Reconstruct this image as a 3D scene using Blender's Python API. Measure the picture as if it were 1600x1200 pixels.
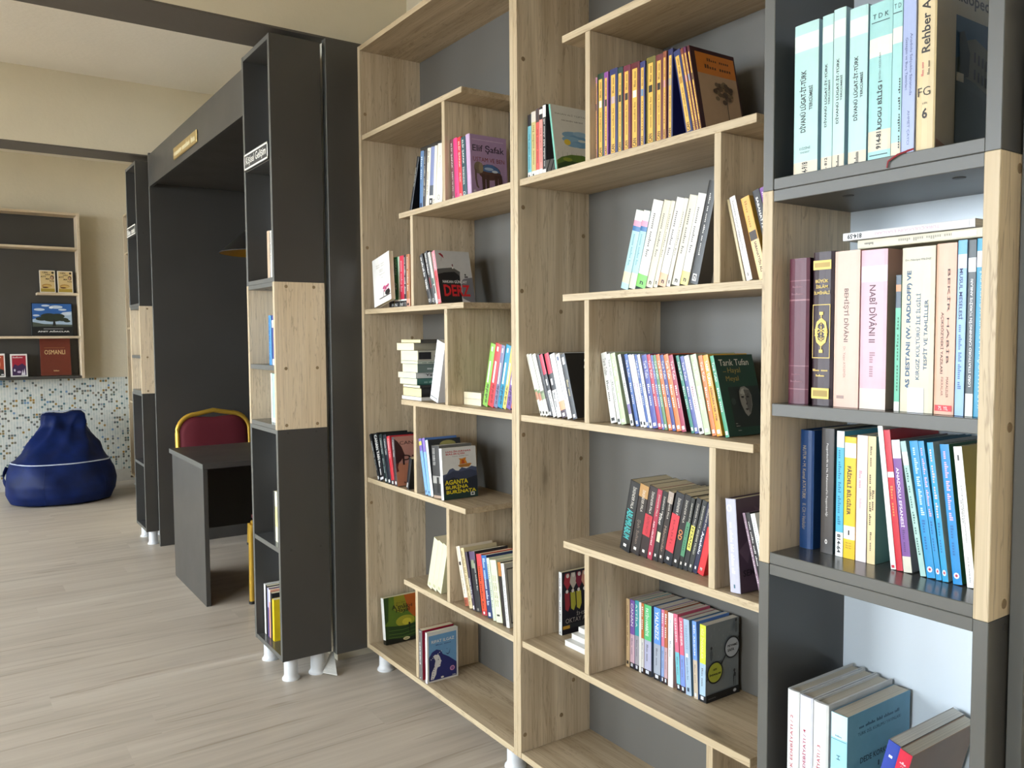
import bpy, bmesh, math, random
from mathutils import Matrix, Vector
random.seed(7)
for o in list(bpy.data.objects):
    bpy.data.objects.remove(o)
scene = bpy.context.scene
COL = scene.collection
R = math.radians

# ------------------------------------------------------------------ camera
cam_d = bpy.data.cameras.new('camera')
cam_d.sensor_width = 36.0
cam_d.lens = 1283.66 / 1600.0 * 36.0
cam_d.clip_start = 0.05
cam = bpy.data.objects.new('camera', cam_d)
COL.objects.link(cam)
yaw, pitch, roll = -0.969275, -0.0567937, -0.00655473
fw = Vector((math.sin(yaw) * math.cos(pitch), math.cos(yaw) * math.cos(pitch), math.sin(pitch)))
rt = Vector((math.cos(yaw), -math.sin(yaw), 0.0))
dn = fw.cross(rt)
cr, sr = math.cos(roll), math.sin(roll)
rt2 = rt * cr - dn * sr
dn2 = rt * sr + dn * cr
cam.matrix_world = Matrix(((rt2.x, -dn2.x, -fw.x, 0.0), (rt2.y, -dn2.y, -fw.y, 0.0),
                           (rt2.z, -dn2.z, -fw.z, 1.309), (0, 0, 0, 1)))
scene.camera = cam

# ------------------------------------------------------------------ light
scene.view_settings.view_transform = 'Standard'
scene.view_settings.look = 'None'
scene.view_settings.gamma = 1.0
scene.view_settings.use_curve_mapping = False
scene.view_settings.exposure = 1.72
world = bpy.data.worlds.new('sky')
scene.world = world
world.use_nodes = True
bg = world.node_tree.nodes['Background']
bg.inputs[0].default_value = (0.82, 0.915, 1.0, 1)
bg.inputs[1].default_value = 8.3
WINDOWS = [(-8.1, -6.6), (-5.7, -4.1), (-3.4, -1.8), (-0.9, 0.6)]
WZ0, WZ1, WALLY = 0.80, 2.55, -3.6
for (a, b) in WINDOWS:                      # portals guide the sky light through the windows of the opposite wall
    ld = bpy.data.lights.new('window_portal', 'AREA')
    ld.shape = 'RECTANGLE'
    ld.size, ld.size_y = b - a, WZ1 - WZ0
    ld.cycles.is_portal = True
    lo = bpy.data.objects.new('window_portal', ld)
    lo.location = ((a + b) / 2, WALLY - 0.02, (WZ0 + WZ1) / 2)
    lo.rotation_euler = (R(90), 0, 0)
    COL.objects.link(lo)
sd = bpy.data.lights.new('sun', 'SUN')
sd.energy = 9
sd.angle = R(0.6)
sd.color = (1.0, 0.88, 0.70)
so = bpy.data.objects.new('sun', sd)
so.rotation_euler = (R(42), 0, R(-12))
so.location = (-3, -6, 6)
COL.objects.link(so)

# ------------------------------------------------------------------ materials
def lin(h):
    h = h.lstrip('#')
    v = [int(h[i:i + 2], 16) / 255 for i in (0, 2, 4)]
    return tuple(((c / 12.92) if c <= 0.04045 else ((c + 0.055) / 1.055) ** 2.4) for c in v) + (1,)

class NT:
    def __init__(s, name):
        s.m = bpy.data.materials.new(name)
        s.m.use_nodes = True
        s.t = s.m.node_tree
        s.b = s.t.nodes['Principled BSDF']
    def n(s, kind, **kw):
        nd = s.t.nodes.new(kind)
        for k, v in kw.items():
            if k[0] == '_':
                setattr(nd, k[1:], v)
            else:
                nd.inputs[k.replace('__', ' ')].default_value = v
        return nd
    def l(s, a, ao, b, bi):
        s.t.links.new(a.outputs[ao], b.inputs[bi])
    def math(s, op, a, b=None, c=None):
        nd = s.t.nodes.new('ShaderNodeMath')
        nd.operation = op
        for i, v in enumerate((a, b, c)):
            if v is None:
                continue
            if isinstance(v, (int, float)):
                nd.inputs[i].default_value = v
            else:
                s.t.links.new(v, nd.inputs[i])
        return nd.outputs[0]
    def ramp(s, src, stops):
        nd = s.t.nodes.new('ShaderNodeValToRGB')
        while len(nd.color_ramp.elements) < len(stops):
            nd.color_ramp.elements.new(0.5)
        for e, (p, c) in zip(nd.color_ramp.elements, stops):
            e.position = p
            e.color = c
        s.t.links.new(src, nd.inputs[0])
        return nd.outputs[0]
    def mix(s, f, a, b, blend='MIX'):
        nd = s.t.nodes.new('ShaderNodeMix')
        nd.data_type = 'RGBA'
        nd.blend_type = blend
        for i, v in ((0, f), (6, a), (7, b)):
            if isinstance(v, (int, float, tuple)):
                nd.inputs[i].default_value = v
            else:
                s.t.links.new(v, nd.inputs[i])
        return nd.outputs[2]
    def bump(s, h, strength=0.2, dist=0.001):
        nd = s.t.nodes.new('ShaderNodeBump')
        nd.inputs['Strength'].default_value = strength
        nd.inputs['Distance'].default_value = dist
        s.t.links.new(h, nd.inputs['Height'])
        s.t.links.new(nd.outputs[0], s.b.inputs['Normal'])

_pm = {}
def paint(h, rough=0.42, spec=0.5):
    """plain printed / painted surface, tiny mottling"""
    k = (h, rough, spec)
    if k in _pm:
        return _pm[k]
    N = NT('print_' + h.lstrip('#'))
    c = tuple(0.86 * v for v in lin(h)[:3]) + (1,)
    tc = N.n('ShaderNodeTexCoord')
    nz = N.n('ShaderNodeTexNoise', Scale=45.0, Detail=3.0)
    N.l(tc, 'Object', nz, 'Vector')
    f = N.math('MULTIPLY_ADD', nz.outputs[0], 0.16, 0.92)
    hs = N.n('ShaderNodeHueSaturation', Color=c)
    N.t.links.new(f, hs.inputs['Value'])
    N.l(hs, 0, N.b, 'Base Color')
    N.b.inputs['Roughness'].default_value = rough
    N.b.inputs['Specular IOR Level'].default_value = spec
    _pm[k] = N.m
    return N.m

def wood(name, axis, light, dark, rough=0.5, knots=True):
    """oak laminate, grain running along the given local axis"""
    N = NT(name)
    tc = N.n('ShaderNodeTexCoord')
    oi = N.n('ShaderNodeObjectInfo')
    off = N.n('ShaderNodeVectorMath', _operation='SCALE')
    cmb = N.n('ShaderNodeCombineXYZ', X=13.1, Y=7.7, Z=5.3)
    N.l(cmb, 0, off, 0)
    N.t.links.new(oi.outputs['Random'], off.inputs['Scale'])
    add = N.n('ShaderNodeVectorMath', _operation='ADD')
    N.l(tc, 'Object', add, 0)
    N.l(off, 0, add, 1)
    def grain(across, along, detail, dist):
        sc = [across] * 3
        sc['XYZ'.index(axis)] = along
        mp = N.n('ShaderNodeMapping')
        mp.inputs['Scale'].default_value = sc
        N.l(add, 0, mp, 'Vector')
        nz = N.n('ShaderNodeTexNoise', Scale=1.0, Detail=detail, Distortion=dist, Roughness=0.6)
        N.l(mp, 0, nz, 'Vector')
        return nz.outputs[0]
    g1 = grain(11, 0.7, 5, 1.6)
    g2 = grain(150, 3.0, 3, 0.3)
    g3 = grain(17, 1.1, 4, 2.6)
    col = N.ramp(g1, [(0.30, dark), (0.52, tuple(0.5 * (a + b) for a, b in zip(light, dark))), (0.72, light)])
    fine = N.ramp(g2, [(0.30, (0.80, 0.78, 0.76, 1)), (0.55, (1, 1, 1, 1))])
    col = N.mix(0.75, col, fine, 'MULTIPLY')
    vein = N.ramp(g3, [(0.485, (1, 1, 1, 1)), (0.50, (0.55, 0.50, 0.45, 1)), (0.52, (1, 1, 1, 1))])
    col = N.mix(0.62, col, vein, 'MULTIPLY')
    if knots:
        sc = [5.0] * 3
        sc['XYZ'.index(axis)] = 2.0
        mp = N.n('ShaderNodeMapping')
        mp.inputs['Scale'].default_value = sc
        N.l(add, 0, mp, 'Vector')
        vo = N.n('ShaderNodeTexVoronoi', Scale=1.0)
        N.l(mp, 0, vo, 'Vector')
        sep = N.n('ShaderNodeSeparateColor')
        N.l(vo, 'Color', sep, 0)
        pick = N.math('GREATER_THAN', sep.outputs[0], 0.55)
        k = N.ramp(vo.outputs['Distance'], [(0.02, (1, 1, 1, 1)), (0.07, (0.35, 0.35, 0.35, 1)), (0.16, (0, 0, 0, 1))])
        kf = N.math('MULTIPLY', k, pick)
        kf = N.math('MULTIPLY', kf, 0.75)
        col = N.mix(kf, col, tuple(0.36 * c for c in dark[:3]) + (1,))
    N.t.links.new(col, N.b.inputs['Base Color'])
    N.b.inputs['Roughness'].default_value = rough
    N.bump(g2, 0.12, 0.0006)
    return N.m

def laminate(name, c, rough=0.38, var=0.12):
    N = NT(name)
    tc = N.n('ShaderNodeTexCoord')
    nz = N.n('ShaderNodeTexNoise', Scale=4.0, Detail=5.0)
    N.l(tc, 'Object', nz, 'Vector')
    f = N.math('MULTIPLY_ADD', nz.outputs[0], var * 2, 1 - var)
    hs = N.n('ShaderNodeHueSaturation', Color=c)
    N.t.links.new(f, hs.inputs['Value'])
    N.l(hs, 0, N.b, 'Base Color')
    n2 = N.n('ShaderNodeTexNoise', Scale=400.0, Detail=2.0)
    N.l(tc, 'Object', n2, 'Vector')
    N.bump(n2.outputs[0], 0.06, 0.0003)
    N.t.links.new(N.math('MULTIPLY_ADD', nz.outputs[0], 0.16, rough - 0.08), N.b.inputs['Roughness'])
    return N.m

def plaster(name, c, bumpy=0.25):
    N = NT(name)
    tc = N.n('ShaderNodeTexCoord')
    nz = N.n('ShaderNodeTexNoise', Scale=2.2, Detail=6.0)
    N.l(tc, 'Object', nz, 'Vector')
    f = N.math('MULTIPLY_ADD', nz.outputs[0], 0.2, 0.9)
    hs = N.n('ShaderNodeHueSaturation', Color=c)
    N.t.links.new(f, hs.inputs['Value'])
    N.l(hs, 0, N.b, 'Base Color')
    n2 = N.n('ShaderNodeTexNoise', Scale=38.0, Detail=6.0)
    N.l(tc, 'Object', n2, 'Vector')
    N.bump(n2.outputs[0], bumpy, 0.004)
    N.b.inputs['Roughness'].default_value = 0.75
    return N.m

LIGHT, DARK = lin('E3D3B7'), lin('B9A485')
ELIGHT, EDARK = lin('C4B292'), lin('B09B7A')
SHADED_LIGHT, SHADED_DARK = lin('C4B296'), lin('9C886A')  # same oak as the uprights, darkened to paint in shade under the shelves
BLIGHT, BDARK = lin('EAD8BC'), lin('DAC4A2')
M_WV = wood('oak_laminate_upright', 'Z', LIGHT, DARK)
M_WH = wood('oak_laminate_shaded', 'X', SHADED_LIGHT, SHADED_DARK)
M_WD = wood('oak_laminate_depth', 'Y', LIGHT, DARK)
M_WB = wood('pale_oak_panel', 'Z', BLIGHT, BDARK)
M_WE = wood('oak_edge_band', 'X', ELIGHT, EDARK, 0.5, False)
M_WEV = wood('oak_edge_band_upright', 'Z', ELIGHT, EDARK, 0.5, False)
M_GREY = laminate('anthracite_laminate', lin('413F3C'), 0.36)
M_GREY.node_tree.nodes['Principled BSDF'].inputs['Specular IOR Level'].default_value = 0.5
M_GEDGE = laminate('grey_edge_band', lin('55544F'), 0.4)
M_BACK = laminate('grey_back_board', lin('5A5751'), 0.5)
M_SHELFG = laminate('anthracite_shelf_gloss', lin('464645'), 0.2)
M_WHITEBACK = laminate('white_back_board', lin('C6CED4'), 0.35, 0.04)
M_WALL = plaster('beige_plaster', lin('D8CFB8'))
M_CEIL = plaster('ceiling_plaster', lin('E0DACD'), 0.4)
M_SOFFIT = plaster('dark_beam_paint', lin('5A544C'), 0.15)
M_PLASTIC = paint('#EEEFF0', 0.3)
M_BRASS = NT('brass_plate')
M_BRASS.b.inputs['Base Color'].default_value = lin('C9AE74')
M_BRASS.b.inputs['Metallic'].default_value = 0.8
M_BRASS.b.inputs['Roughness'].default_value = 0.38
M_BRASS = M_BRASS.m
M_GOLD = NT('gold_tube')
M_GOLD.b.inputs['Base Color'].default_value = lin('C9A03C')
M_GOLD.b.inputs['Metallic'].default_value = 0.5
M_GOLD.b.inputs['Roughness'].default_value = 0.35
M_GOLD = M_GOLD.m

def page_mat(name, h):
    N = NT(name)
    tc = N.n('ShaderNodeTexCoord')
    mp = N.n('ShaderNodeMapping')
    mp.inputs['Scale'].default_value = (1800, 3, 3)
    N.l(tc, 'Object', mp, 'Vector')
    nz = N.n('ShaderNodeTexNoise', Scale=1.0, Detail=2.0)
    N.l(mp, 0, nz, 'Vector')
    c = lin(h)
    col = N.ramp(nz.outputs[0], [(0.3, tuple(0.72 * v for v in c[:3]) + (1,)), (0.65, c)])
    N.t.links.new(col, N.b.inputs['Base Color'])
    N.b.inputs['Roughness'].default_value = 0.85
    return N.m
PAGES = {'cream': page_mat('cream_pages', 'E6DAB9'), 'white': page_mat('white_pages', 'DEDBD2'),
         'grey': page_mat('grey_pages', 'CDC4B2'), 'yellow': page_mat('yellow_pages', 'EBD9A0')}

# floor: long grey-oak laminate, grain along Y
N = NT('grey_oak_floor')
tc = N.n('ShaderNodeTexCoord')
sepf = N.n('ShaderNodeSeparateXYZ')
N.l(tc, 'Object', sepf, 0)
row = N.math('FLOOR', N.math('DIVIDE', sepf.outputs[0], 0.193))
wn = N.n('ShaderNodeTexWhiteNoise', _noise_dimensions='1D')
N.t.links.new(row, wn.inputs['W'])
shift = N.math('MULTIPLY', wn.outputs['Value'], 1.29)
plank = N.math('FLOOR', N.math('DIVIDE', N.math('ADD', sepf.outputs[1], shift), 1.29))
cm = N.n('ShaderNodeCombineXYZ')
N.t.links.new(row, cm.inputs[0])
N.t.links.new(plank, cm.inputs[1])
wn2 = N.n('ShaderNodeTexWhiteNoise', _noise_dimensions='3D')
N.l(cm, 0, wn2, 'Vector')
seed = N.n('ShaderNodeVectorMath', _operation='MULTIPLY_ADD')
N.l(wn2, 'Color', seed, 0)
seed.inputs[1].default_value = (3, 40, 9)
N.l(tc, 'Object', seed, 2)
def fg(sx, sy, det, dist):
    mp = N.n('ShaderNodeMapping')
    mp.inputs['Scale'].default_value = (sx, sy, 1)
    N.l(seed, 0, mp, 'Vector')
    z = N.n('ShaderNodeTexNoise', Scale=1.0, Detail=det, Distortion=dist)
    N.l(mp, 0, z, 'Vector')
    return z.outputs[0]
a1 = fg(11, 0.8, 4, 1.0)
a2 = fg(70, 2.5, 3, 0.3)
a3 = fg(22, 1.1, 4, 1.5)
col = N.ramp(a1, [(0.28, lin('AAA092')), (0.5, lin('B8AD9F')), (0.74, lin('C2B9AB'))])
col = N.mix(0.4, col, N.ramp(a2, [(0.3, (0.84, 0.83, 0.81, 1)), (0.6, (1, 1, 1, 1))]), 'MULTIPLY')
col = N.mix(0.75, col, N.ramp(a3, [(0.60, (1, 1, 1, 1)), (0.68, (0.74, 0.70, 0.66, 1)), (0.76, (0.62, 0.58, 0.54, 1))]), 'MULTIPLY')
tone = N.math('MULTIPLY_ADD', wn2.outputs['Value'], 0.07, 0.965)
hsf = N.n('ShaderNodeHueSaturation')
N.t.links.new(col, hsf.inputs['Color'])
N.t.links.new(tone, hsf.inputs['Value'])
N.l(hsf, 0, N.b, 'Base Color')
N.b.inputs['Roughness'].default_value = 0.42
N.b.inputs['Specular IOR Level'].default_value = 0.4
N.bump(a2, 0.1, 0.0006)
M_FLOOR = N.m

# mosaic: pale glass tiles with scattered dark and gold ones, vertical joints
N = NT('glass_mosaic')
tc = N.n('ShaderNodeTexCoord')
sc = N.n('ShaderNodeVectorMath', _operation='SCALE')
sc.inputs['Scale'].default_value = 1 / 0.0215
N.l(tc, 'Object', sc, 0)
fl = N.n('ShaderNodeVectorMath', _operation='FLOOR')
N.l(sc, 0, fl, 0)
fr = N.n('ShaderNodeVectorMath', _operation='FRACTION')
N.l(sc, 0, fr, 0)
sfl = N.n('ShaderNodeSeparateXYZ')
N.l(fl, 0, sfl, 0)
cmb = N.n('ShaderNodeCombineXYZ')
N.l(sfl, 1, cmb, 0)
N.l(sfl, 2, cmb, 1)
w1 = N.n('ShaderNodeTexWhiteNoise', _noise_dimensions='2D')
N.l(cmb, 0, w1, 'Vector')
cl = N.n('ShaderNodeTexNoise', Scale=0.16, Detail=2.0)
N.l(cmb, 0, cl, 'Vector')
thr = N.math('MULTIPLY_ADD', cl.outputs[0], 0.55, -0.04)
isd = N.math('LESS_THAN', w1.outputs['Value'], thr)
sc2 = N.n('ShaderNodeSeparateColor')
N.l(w1, 'Color', sc2, 0)
pal = N.ramp(sc2.outputs[1], [(0.0, lin('5A6468')), (0.35, lin('6E6A5A')), (0.6, lin('4D7B86')), (0.75, lin('7C7048')), (0.93, lin('A88434')), (0.98, lin('6C93B9'))])
basec = N.mix(sc2.outputs[2], lin('D7DAD2'), lin('C3CCC8'))
colm = N.mix(isd, basec, pal)
sfr = N.n('ShaderNodeSeparateXYZ')
N.l(fr, 0, sfr, 0)
ey = N.math('ABSOLUTE', N.math('SUBTRACT', sfr.outputs[1], 0.5))
ez = N.math('ABSOLUTE', N.math('SUBTRACT', sfr.outputs[2], 0.5))
jy = N.math('GREATER_THAN', ey, 0.40)
jz = N.math('GREATER_THAN', ez, 0.42)
colm = N.mix(N.math('MULTIPLY', jz, isd), colm, lin('D4D2C8'))
colm = N.mix(N.math('MULTIPLY', jy, 0.75), colm, lin('EDECE6'))
N.t.links.new(colm, N.b.inputs['Base Color'])
N.b.inputs['Roughness'].default_value = 0.3
N.bump(N.math('SUBTRACT', 1.0, N.math('MAXIMUM', jy, N.math('MULTIPLY', jz, 0.5))), 0.4, 0.002)
M_MOSAIC = N.m

EDGE = {M_GREY.name: M_GEDGE, M_SHELFG.name: M_GEDGE, M_WH.name: M_WE, M_WV.name: M_WEV, M_WB.name: M_WEV}

# ------------------------------------------------------------------ mesh helpers
def link(name, me, parent=None, loc=(0, 0, 0), mats=()):
    o = bpy.data.objects.new(name, me)
    COL.objects.link(o)
    if me is not None:
        for m in mats:
            me.materials.append(m)
    o.location = loc
    if parent is not None:
        o.parent = parent
    return o

def tag(o, label=None, cat=None, group=None, kind=None):
    if label: o['label'] = label
    if cat: o['category'] = cat
    if group: o['group'] = group
    if kind: o['kind'] = kind
    return o

def empty(name, loc, label, cat, group=None):
    o = bpy.data.objects.new(name, None)
    o.empty_display_size = 0.05
    COL.objects.link(o)
    o.location = loc
    return tag(o, label, cat, group)

_bm_cache = {}
def box_mesh(dx, dy, dz, bev):
    k = (round(dx, 5), round(dy, 5), round(dz, 5), bev)
    bm = bmesh.new()
    bmesh.ops.create_cube(bm, size=1.0)
    bmesh.ops.scale(bm, vec=(dx, dy, dz), verts=bm.verts)
    if bev:
        bmesh.ops.bevel(bm, geom=list(bm.edges), offset=bev, segments=1, affect='EDGES')
    me = bpy.data.meshes.new('block')
    bm.to_mesh(me)
    bm.free()
    return me

def box(name, x0, x1, y0, y1, z0, z1, mat, parent=None, bev=0.0009, kind=None, label=None, edge=True):
    me = box_mesh(x1 - x0, y1 - y0, z1 - z0, bev)
    c = Vector(((x0 + x1) / 2, (y0 + y1) / 2, (z0 + z1) / 2))
    if parent is not None:
        c = c - Vector(parent.location)
    o = link(name, me, parent, c, [mat])
    e = EDGE.get(mat.name) if bev and edge else None
    if e and min(x1 - x0, z1 - z0) < 0.05:
        me.materials.append(e)
        for p in me.polygons:
            if p.normal.y < -0.6: p.material_index = 1
    return tag(o, label=label, kind=kind)

def lathe(name, prof, mat, parent=None, loc=(0, 0, 0), seg=28, smooth=True):
    """prof: list of (r, z)"""
    vs, fs = [], []
    n = len(prof)
    for i in range(seg):
        a = 2 * math.pi * i / seg
        for r, z in prof:
            vs.append((r * math.cos(a), r * math.sin(a), z))
    for i in range(seg):
        j = (i + 1) % seg
        for k in range(n - 1):
            fs.append((i * n + k, j * n + k, j * n + k + 1, i * n + k + 1))
    me = bpy.data.meshes.new(name)
    me.from_pydata(vs, [], fs)
    bm = bmesh.new()
    bm.from_mesh(me)
    bmesh.ops.remove_doubles(bm, verts=bm.verts, dist=1e-6)
    bmesh.ops.recalc_face_normals(bm, faces=bm.faces)
    bm.to_mesh(me)
    bm.free()
    if smooth:
        for p in me.polygons: p.use_smooth = True
        me.set_sharp_from_angle(angle=R(40))
    return link(name, me, parent, loc, [mat])

def tube(name, pts, r, mat, parent=None, seg=8, closed=False, loc=(0, 0, 0), flat=1.0):
    """swept tube along points"""
    P = [Vector(p) for p in pts]
    n = len(P)
    vs, fs = [], []
    up = Vector((0, 0, 1))
    for i, p in enumerate(P):
        a = P[i - 1] if (i > 0 or closed) else p
        b = P[(i + 1) % n] if (i < n - 1 or closed) else p
        d = (b - a).normalized()
        u = d.cross(up)
        if u.length < 1e-3: u = d.cross(Vector((1, 0, 0)))
        u.normalize()
        v = u.cross(d).normalized()
        for k in range(seg):
            t = 2 * math.pi * k / seg
            vs.append(p + (u * math.cos(t) * flat + v * math.sin(t)) * r)
    m = n if closed else n - 1
    for i in range(m):
        j = (i + 1) % n
        for k in range(seg):
            l = (k + 1) % seg
            fs.append((i * seg + k, i * seg + l, j * seg + l, j * seg + k))
    if not closed:
        fs.append(tuple(range(seg))[::-1])
        fs.append(tuple((n - 1) * seg + k for k in range(seg)))
    me = bpy.data.meshes.new(name)
    me.from_pydata(vs, [], fs)
    bm = bmesh.new()
    bm.from_mesh(me)
    bmesh.ops.recalc_face_normals(bm, faces=bm.faces)
    bm.to_mesh(me)
    bm.free()
    for p in me.polygons: p.use_smooth = True
    me.set_sharp_from_angle(angle=R(50))
    return link(name, me, parent, loc, [mat])

# ------------------------------------------------------------------ lettering
_tx = {}
def text_geo(s, bold=0.0):
    """letters as flat triangles, normalised to width 1, height 1 (cap box)"""
    k = (s, bold)
    if k in _tx: return _tx[k]
    if s[0] == '~':                          # words too small to read: short blocks
        rnd = random.Random(hash_str(s))
        vs, fs, x = [], [], 0.0
        for wd in range(int(s[1:3])):
            for ch in range(rnd.randint(3, 8)):
                h = rnd.choice((0.55, 0.6, 0.62, 0.95))
                b = len(vs)
                vs += [(x, 0), (x + 0.34, 0), (x + 0.34, h), (x, h)]
                fs.append((b, b + 1, b + 2, b + 3))
                x += 0.52
            x += 0.6
        X = x - 0.6
        vs = [(a / X, b) for a, b in vs]
    else:
        cu = bpy.data.curves.new('t', 'FONT')
        cu.body = s
        cu.resolution_u = 2
        cu.offset = bold
        ob = bpy.data.objects.new('t', cu)
        me = bpy.data.meshes.new_from_object(ob)
        vs = [(v.co.x, v.co.y) for v in me.vertices]
        fs = [tuple(p.vertices) for p in me.polygons]
        bpy.data.objects.remove(ob)
        bpy.data.curves.remove(cu)
        bpy.data.meshes.remove(me)
        x0 = min(v[0] for v in vs); x1 = max(v[0] for v in vs)
        y0 = min(v[1] for v in vs); y1 = max(v[1] for v in vs)
        vs = [((a - x0) / (x1 - x0), (b - y0) / (y1 - y0)) for a, b in vs]
    _tx[k] = (vs, fs)
    return _tx[k]

def hash_str(s):
    v = 7
    for ch in s: v = (v * 31 + ord(ch)) % 1000003
    return v

class Print:
    """flat print collected into one mesh: letters, bands, picture shapes"""
    def __init__(s):
        s.v, s.f, s.mi, s.mats = [], [], [], []
    def _m(s, h):
        m = paint(h, 0.45) if isinstance(h, str) else h
        if m not in s.mats: s.mats.append(m)
        return s.mats.index(m)
    def poly(s, pts, h):
        b = len(s.v)
        s.v += [tuple(p) for p in pts]
        s.f.append(tuple(range(b, b + len(pts))))
        s.mi.append(s._m(h))
    def text(s, t, o, ux, uy, h, bold=0.0):
        vs, fs = text_geo(t, bold)
        b = len(s.v)
        o, ux, uy = Vector(o), Vector(ux), Vector(uy)
        s.v += [tuple(o + ux * a + uy * c) for a, c in vs]
        m = s._m(h)
        for f in fs:
            s.f.append(tuple(b + i for i in f))
            s.mi.append(m)
    def build(s, name, parent, loc=(0, 0, 0)):
        me = bpy.data.meshes.new(name)
        me.from_pydata(s.v, [], s.f)
        for m in s.mats: me.materials.append(m)
        me.polygons.foreach_set('material_index', s.mi)
        me.update()
        return link(name, me, parent, loc)

def ell(cx, cy, rx, ry, n=18, a0=0.0, a1=2 * math.pi):
    return [(cx + rx * math.cos(a0 + (a1 - a0) * i / n), cy + ry * math.sin(a0 + (a1 - a0) * i / n)) for i in range(n)]
def rect(u0, u1, v0, v1):
    return [(u0, v0), (u1, v0), (u1, v1), (u0, v1)]

# ------------------------------------------------------------------ books
def book(label, x, y, z, t, h, w, lean, spine, cover=None, pages='cream', bands=(), texts=(), art=None,
         hard=False, group=None, wrap=True, parent_cat='book', rot=None, back=None):
    """standing book: spine faces -Y, front cover faces +X, fore-edge towards +Y.
    bands (v0, v1, colour) on the spine; texts (string, dir, v0, v1, size, colour[, centre]); art(Print helper)"""
    cover = cover or spine
    th = R(lean)
    root = empty('book', (x, y, z + max(0.0, t * math.sin(th)) + 0.0003), label, parent_cat, group)
    root.rotation_euler = (0, th, 0) if rot is None else rot
    c = 0.0024 if hard else 0.0007
    c = min(c, t * 0.16)
    ins = 0.003 if hard else 0.0006
    b = min(0.004, t * 0.14) if hard else min(0.0012, t * 0.05)
    outer = [(0, w), (0, b), (t * .12, b * .35), (t * .35, 0), (t * .65, 0), (t * .88, b * .35), (t, b), (t, w)]
    inner = [(c, w), (c, b + c), (t * .15 + c * .5, b + c), (t * .35, b + c), (t * .65, b + c), (t * .85 - c * .5, b + c), (t - c, b + c), (t - c, w)]
    cuts = sorted({0.0, 1.0} | {q for bb in bands for q in bb[:2]})
    mats, mi = [], []
    def mat_i(hx):
        m = paint(hx, 0.36 if not hard else 0.42)
        if m not in mats: mats.append(m)
        return mats.index(m)
    vs, fs = [], []
    n = len(outer)
    for v in cuts:
        vs += [(p[0], p[1], v * h) for p in outer]
    nb = len(vs)
    vs += [(p[0], p[1], 0) for p in inner] + [(p[0], p[1], h) for p in inner]
    for k in range(len(cuts) - 1):
        mid = (cuts[k] + cuts[k + 1]) / 2
        sc = spine
        for bb in bands:
            if bb[0] <= mid <= bb[1]: sc = bb[2]
        for i in range(n - 1):
            a = k * n + i
            fs.append((a, a + n, a + n + 1, a + 1)[::-1])
            mi.append(mat_i(sc if 0 < i < n - 2 else (cover if i == n - 2 else (back or cover))))
    top = (len(cuts) - 1) * n
    for i in range(n - 1):
        hx = cover if i in (0, n - 2) else spine
        fs.append((nb + i, i, i + 1, nb + i + 1)); mi.append(mat_i(hx))
        fs.append((nb + n + i, nb + n + i + 1, top + i + 1, top + i)); mi.append(mat_i(hx))
        fs.append((nb + i, nb + i + 1, nb + n + i + 1, nb + n + i)); mi.append(mat_i(hx))
    for e in (0, n - 1):
        for k in range(len(cuts) - 1): pass
        loop = [k * n + e for k in range(len(cuts))] + [nb + n + e, nb + e]
        fs.append(tuple(loop)); mi.append(mat_i(cover))
    me = bpy.data.meshes.new('cover')
    me.from_pydata(vs, [], fs)
    for m in mats: me.materials.append(m)
    me.polygons.foreach_set('material_index', mi)
    me.update()
    cov = link('cover', me, root)
    pm = box_mesh(max(0.001, t - 2 * c - 0.0002), w - b - c - ins, h - 2 * ins, 0)
    link('pages', pm, root, (t / 2, (b + c + w - ins) / 2, h / 2), [PAGES[pages]])
    if texts:
        P = Print()
        for ti, tx in enumerate(texts):
            yy = -0.0003 - 0.00006 * ti
            s, d, v0, v1, size, colr = tx[:6]
            xc = tx[6] if len(tx) > 6 else 0.5
            bold = tx[7] if len(tx) > 7 else 0.0
            if s == '#':                     # plain printed patch on the spine
                P.poly([(t * (xc - size / 2), yy, v0 * h), (t * (xc + size / 2), yy, v0 * h),
                        (t * (xc + size / 2), yy, v1 * h), (t * (xc - size / 2), yy, v1 * h)], colr)
            elif d == 'd':
                P.text(s, (t * (xc - size / 2), yy, v1 * h), (0, 0, -(v1 - v0) * h), (t * size, 0, 0), colr, bold)
            elif d == 'u':
                P.text(s, (t * (xc + size / 2), yy, v0 * h), (0, 0, (v1 - v0) * h), (-t * size, 0, 0), colr, bold)
            else:
                P.text(s, (t * (xc - size / 2), yy, v0 * h), (t * size, 0, 0), (0, 0, (v1 - v0) * h), colr, bold)
        P.build('spine_print', cov)
    if art:
        P = Print()
        lay = [0]
        def A(pts, hx):
            lay[0] += 1
            xx = t + 0.0002 + 0.00008 * lay[0]
            P.poly([(xx, u * w, v * h) for u, v in pts], hx)
        def T(s, u0, u1, v0, v1, hx, bold=0.0):
            lay[0] += 1
            xx = t + 0.0002 + 0.00008 * lay[0]
            P.text(s, (xx, u0 * w, v0 * h), (0, (u1 - u0) * w, 0), (0, 0, (v1 - v0) * h), hx, bold)
        art(A, T)
        P.build('cover_print', cov)
    return root

ORD = ['first', 'second', 'third', 'fourth', 'fifth', 'sixth', 'seventh', 'eighth', 'ninth', 'tenth', 'eleventh', 'twelfth',
       'thirteenth', 'fourteenth', 'fifteenth', 'sixteenth', 'seventeenth', 'eighteenth', 'nineteenth', 'twentieth',
       'twenty-first', 'twenty-second', 'twenty-third', 'twenty-fourth']

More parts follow.
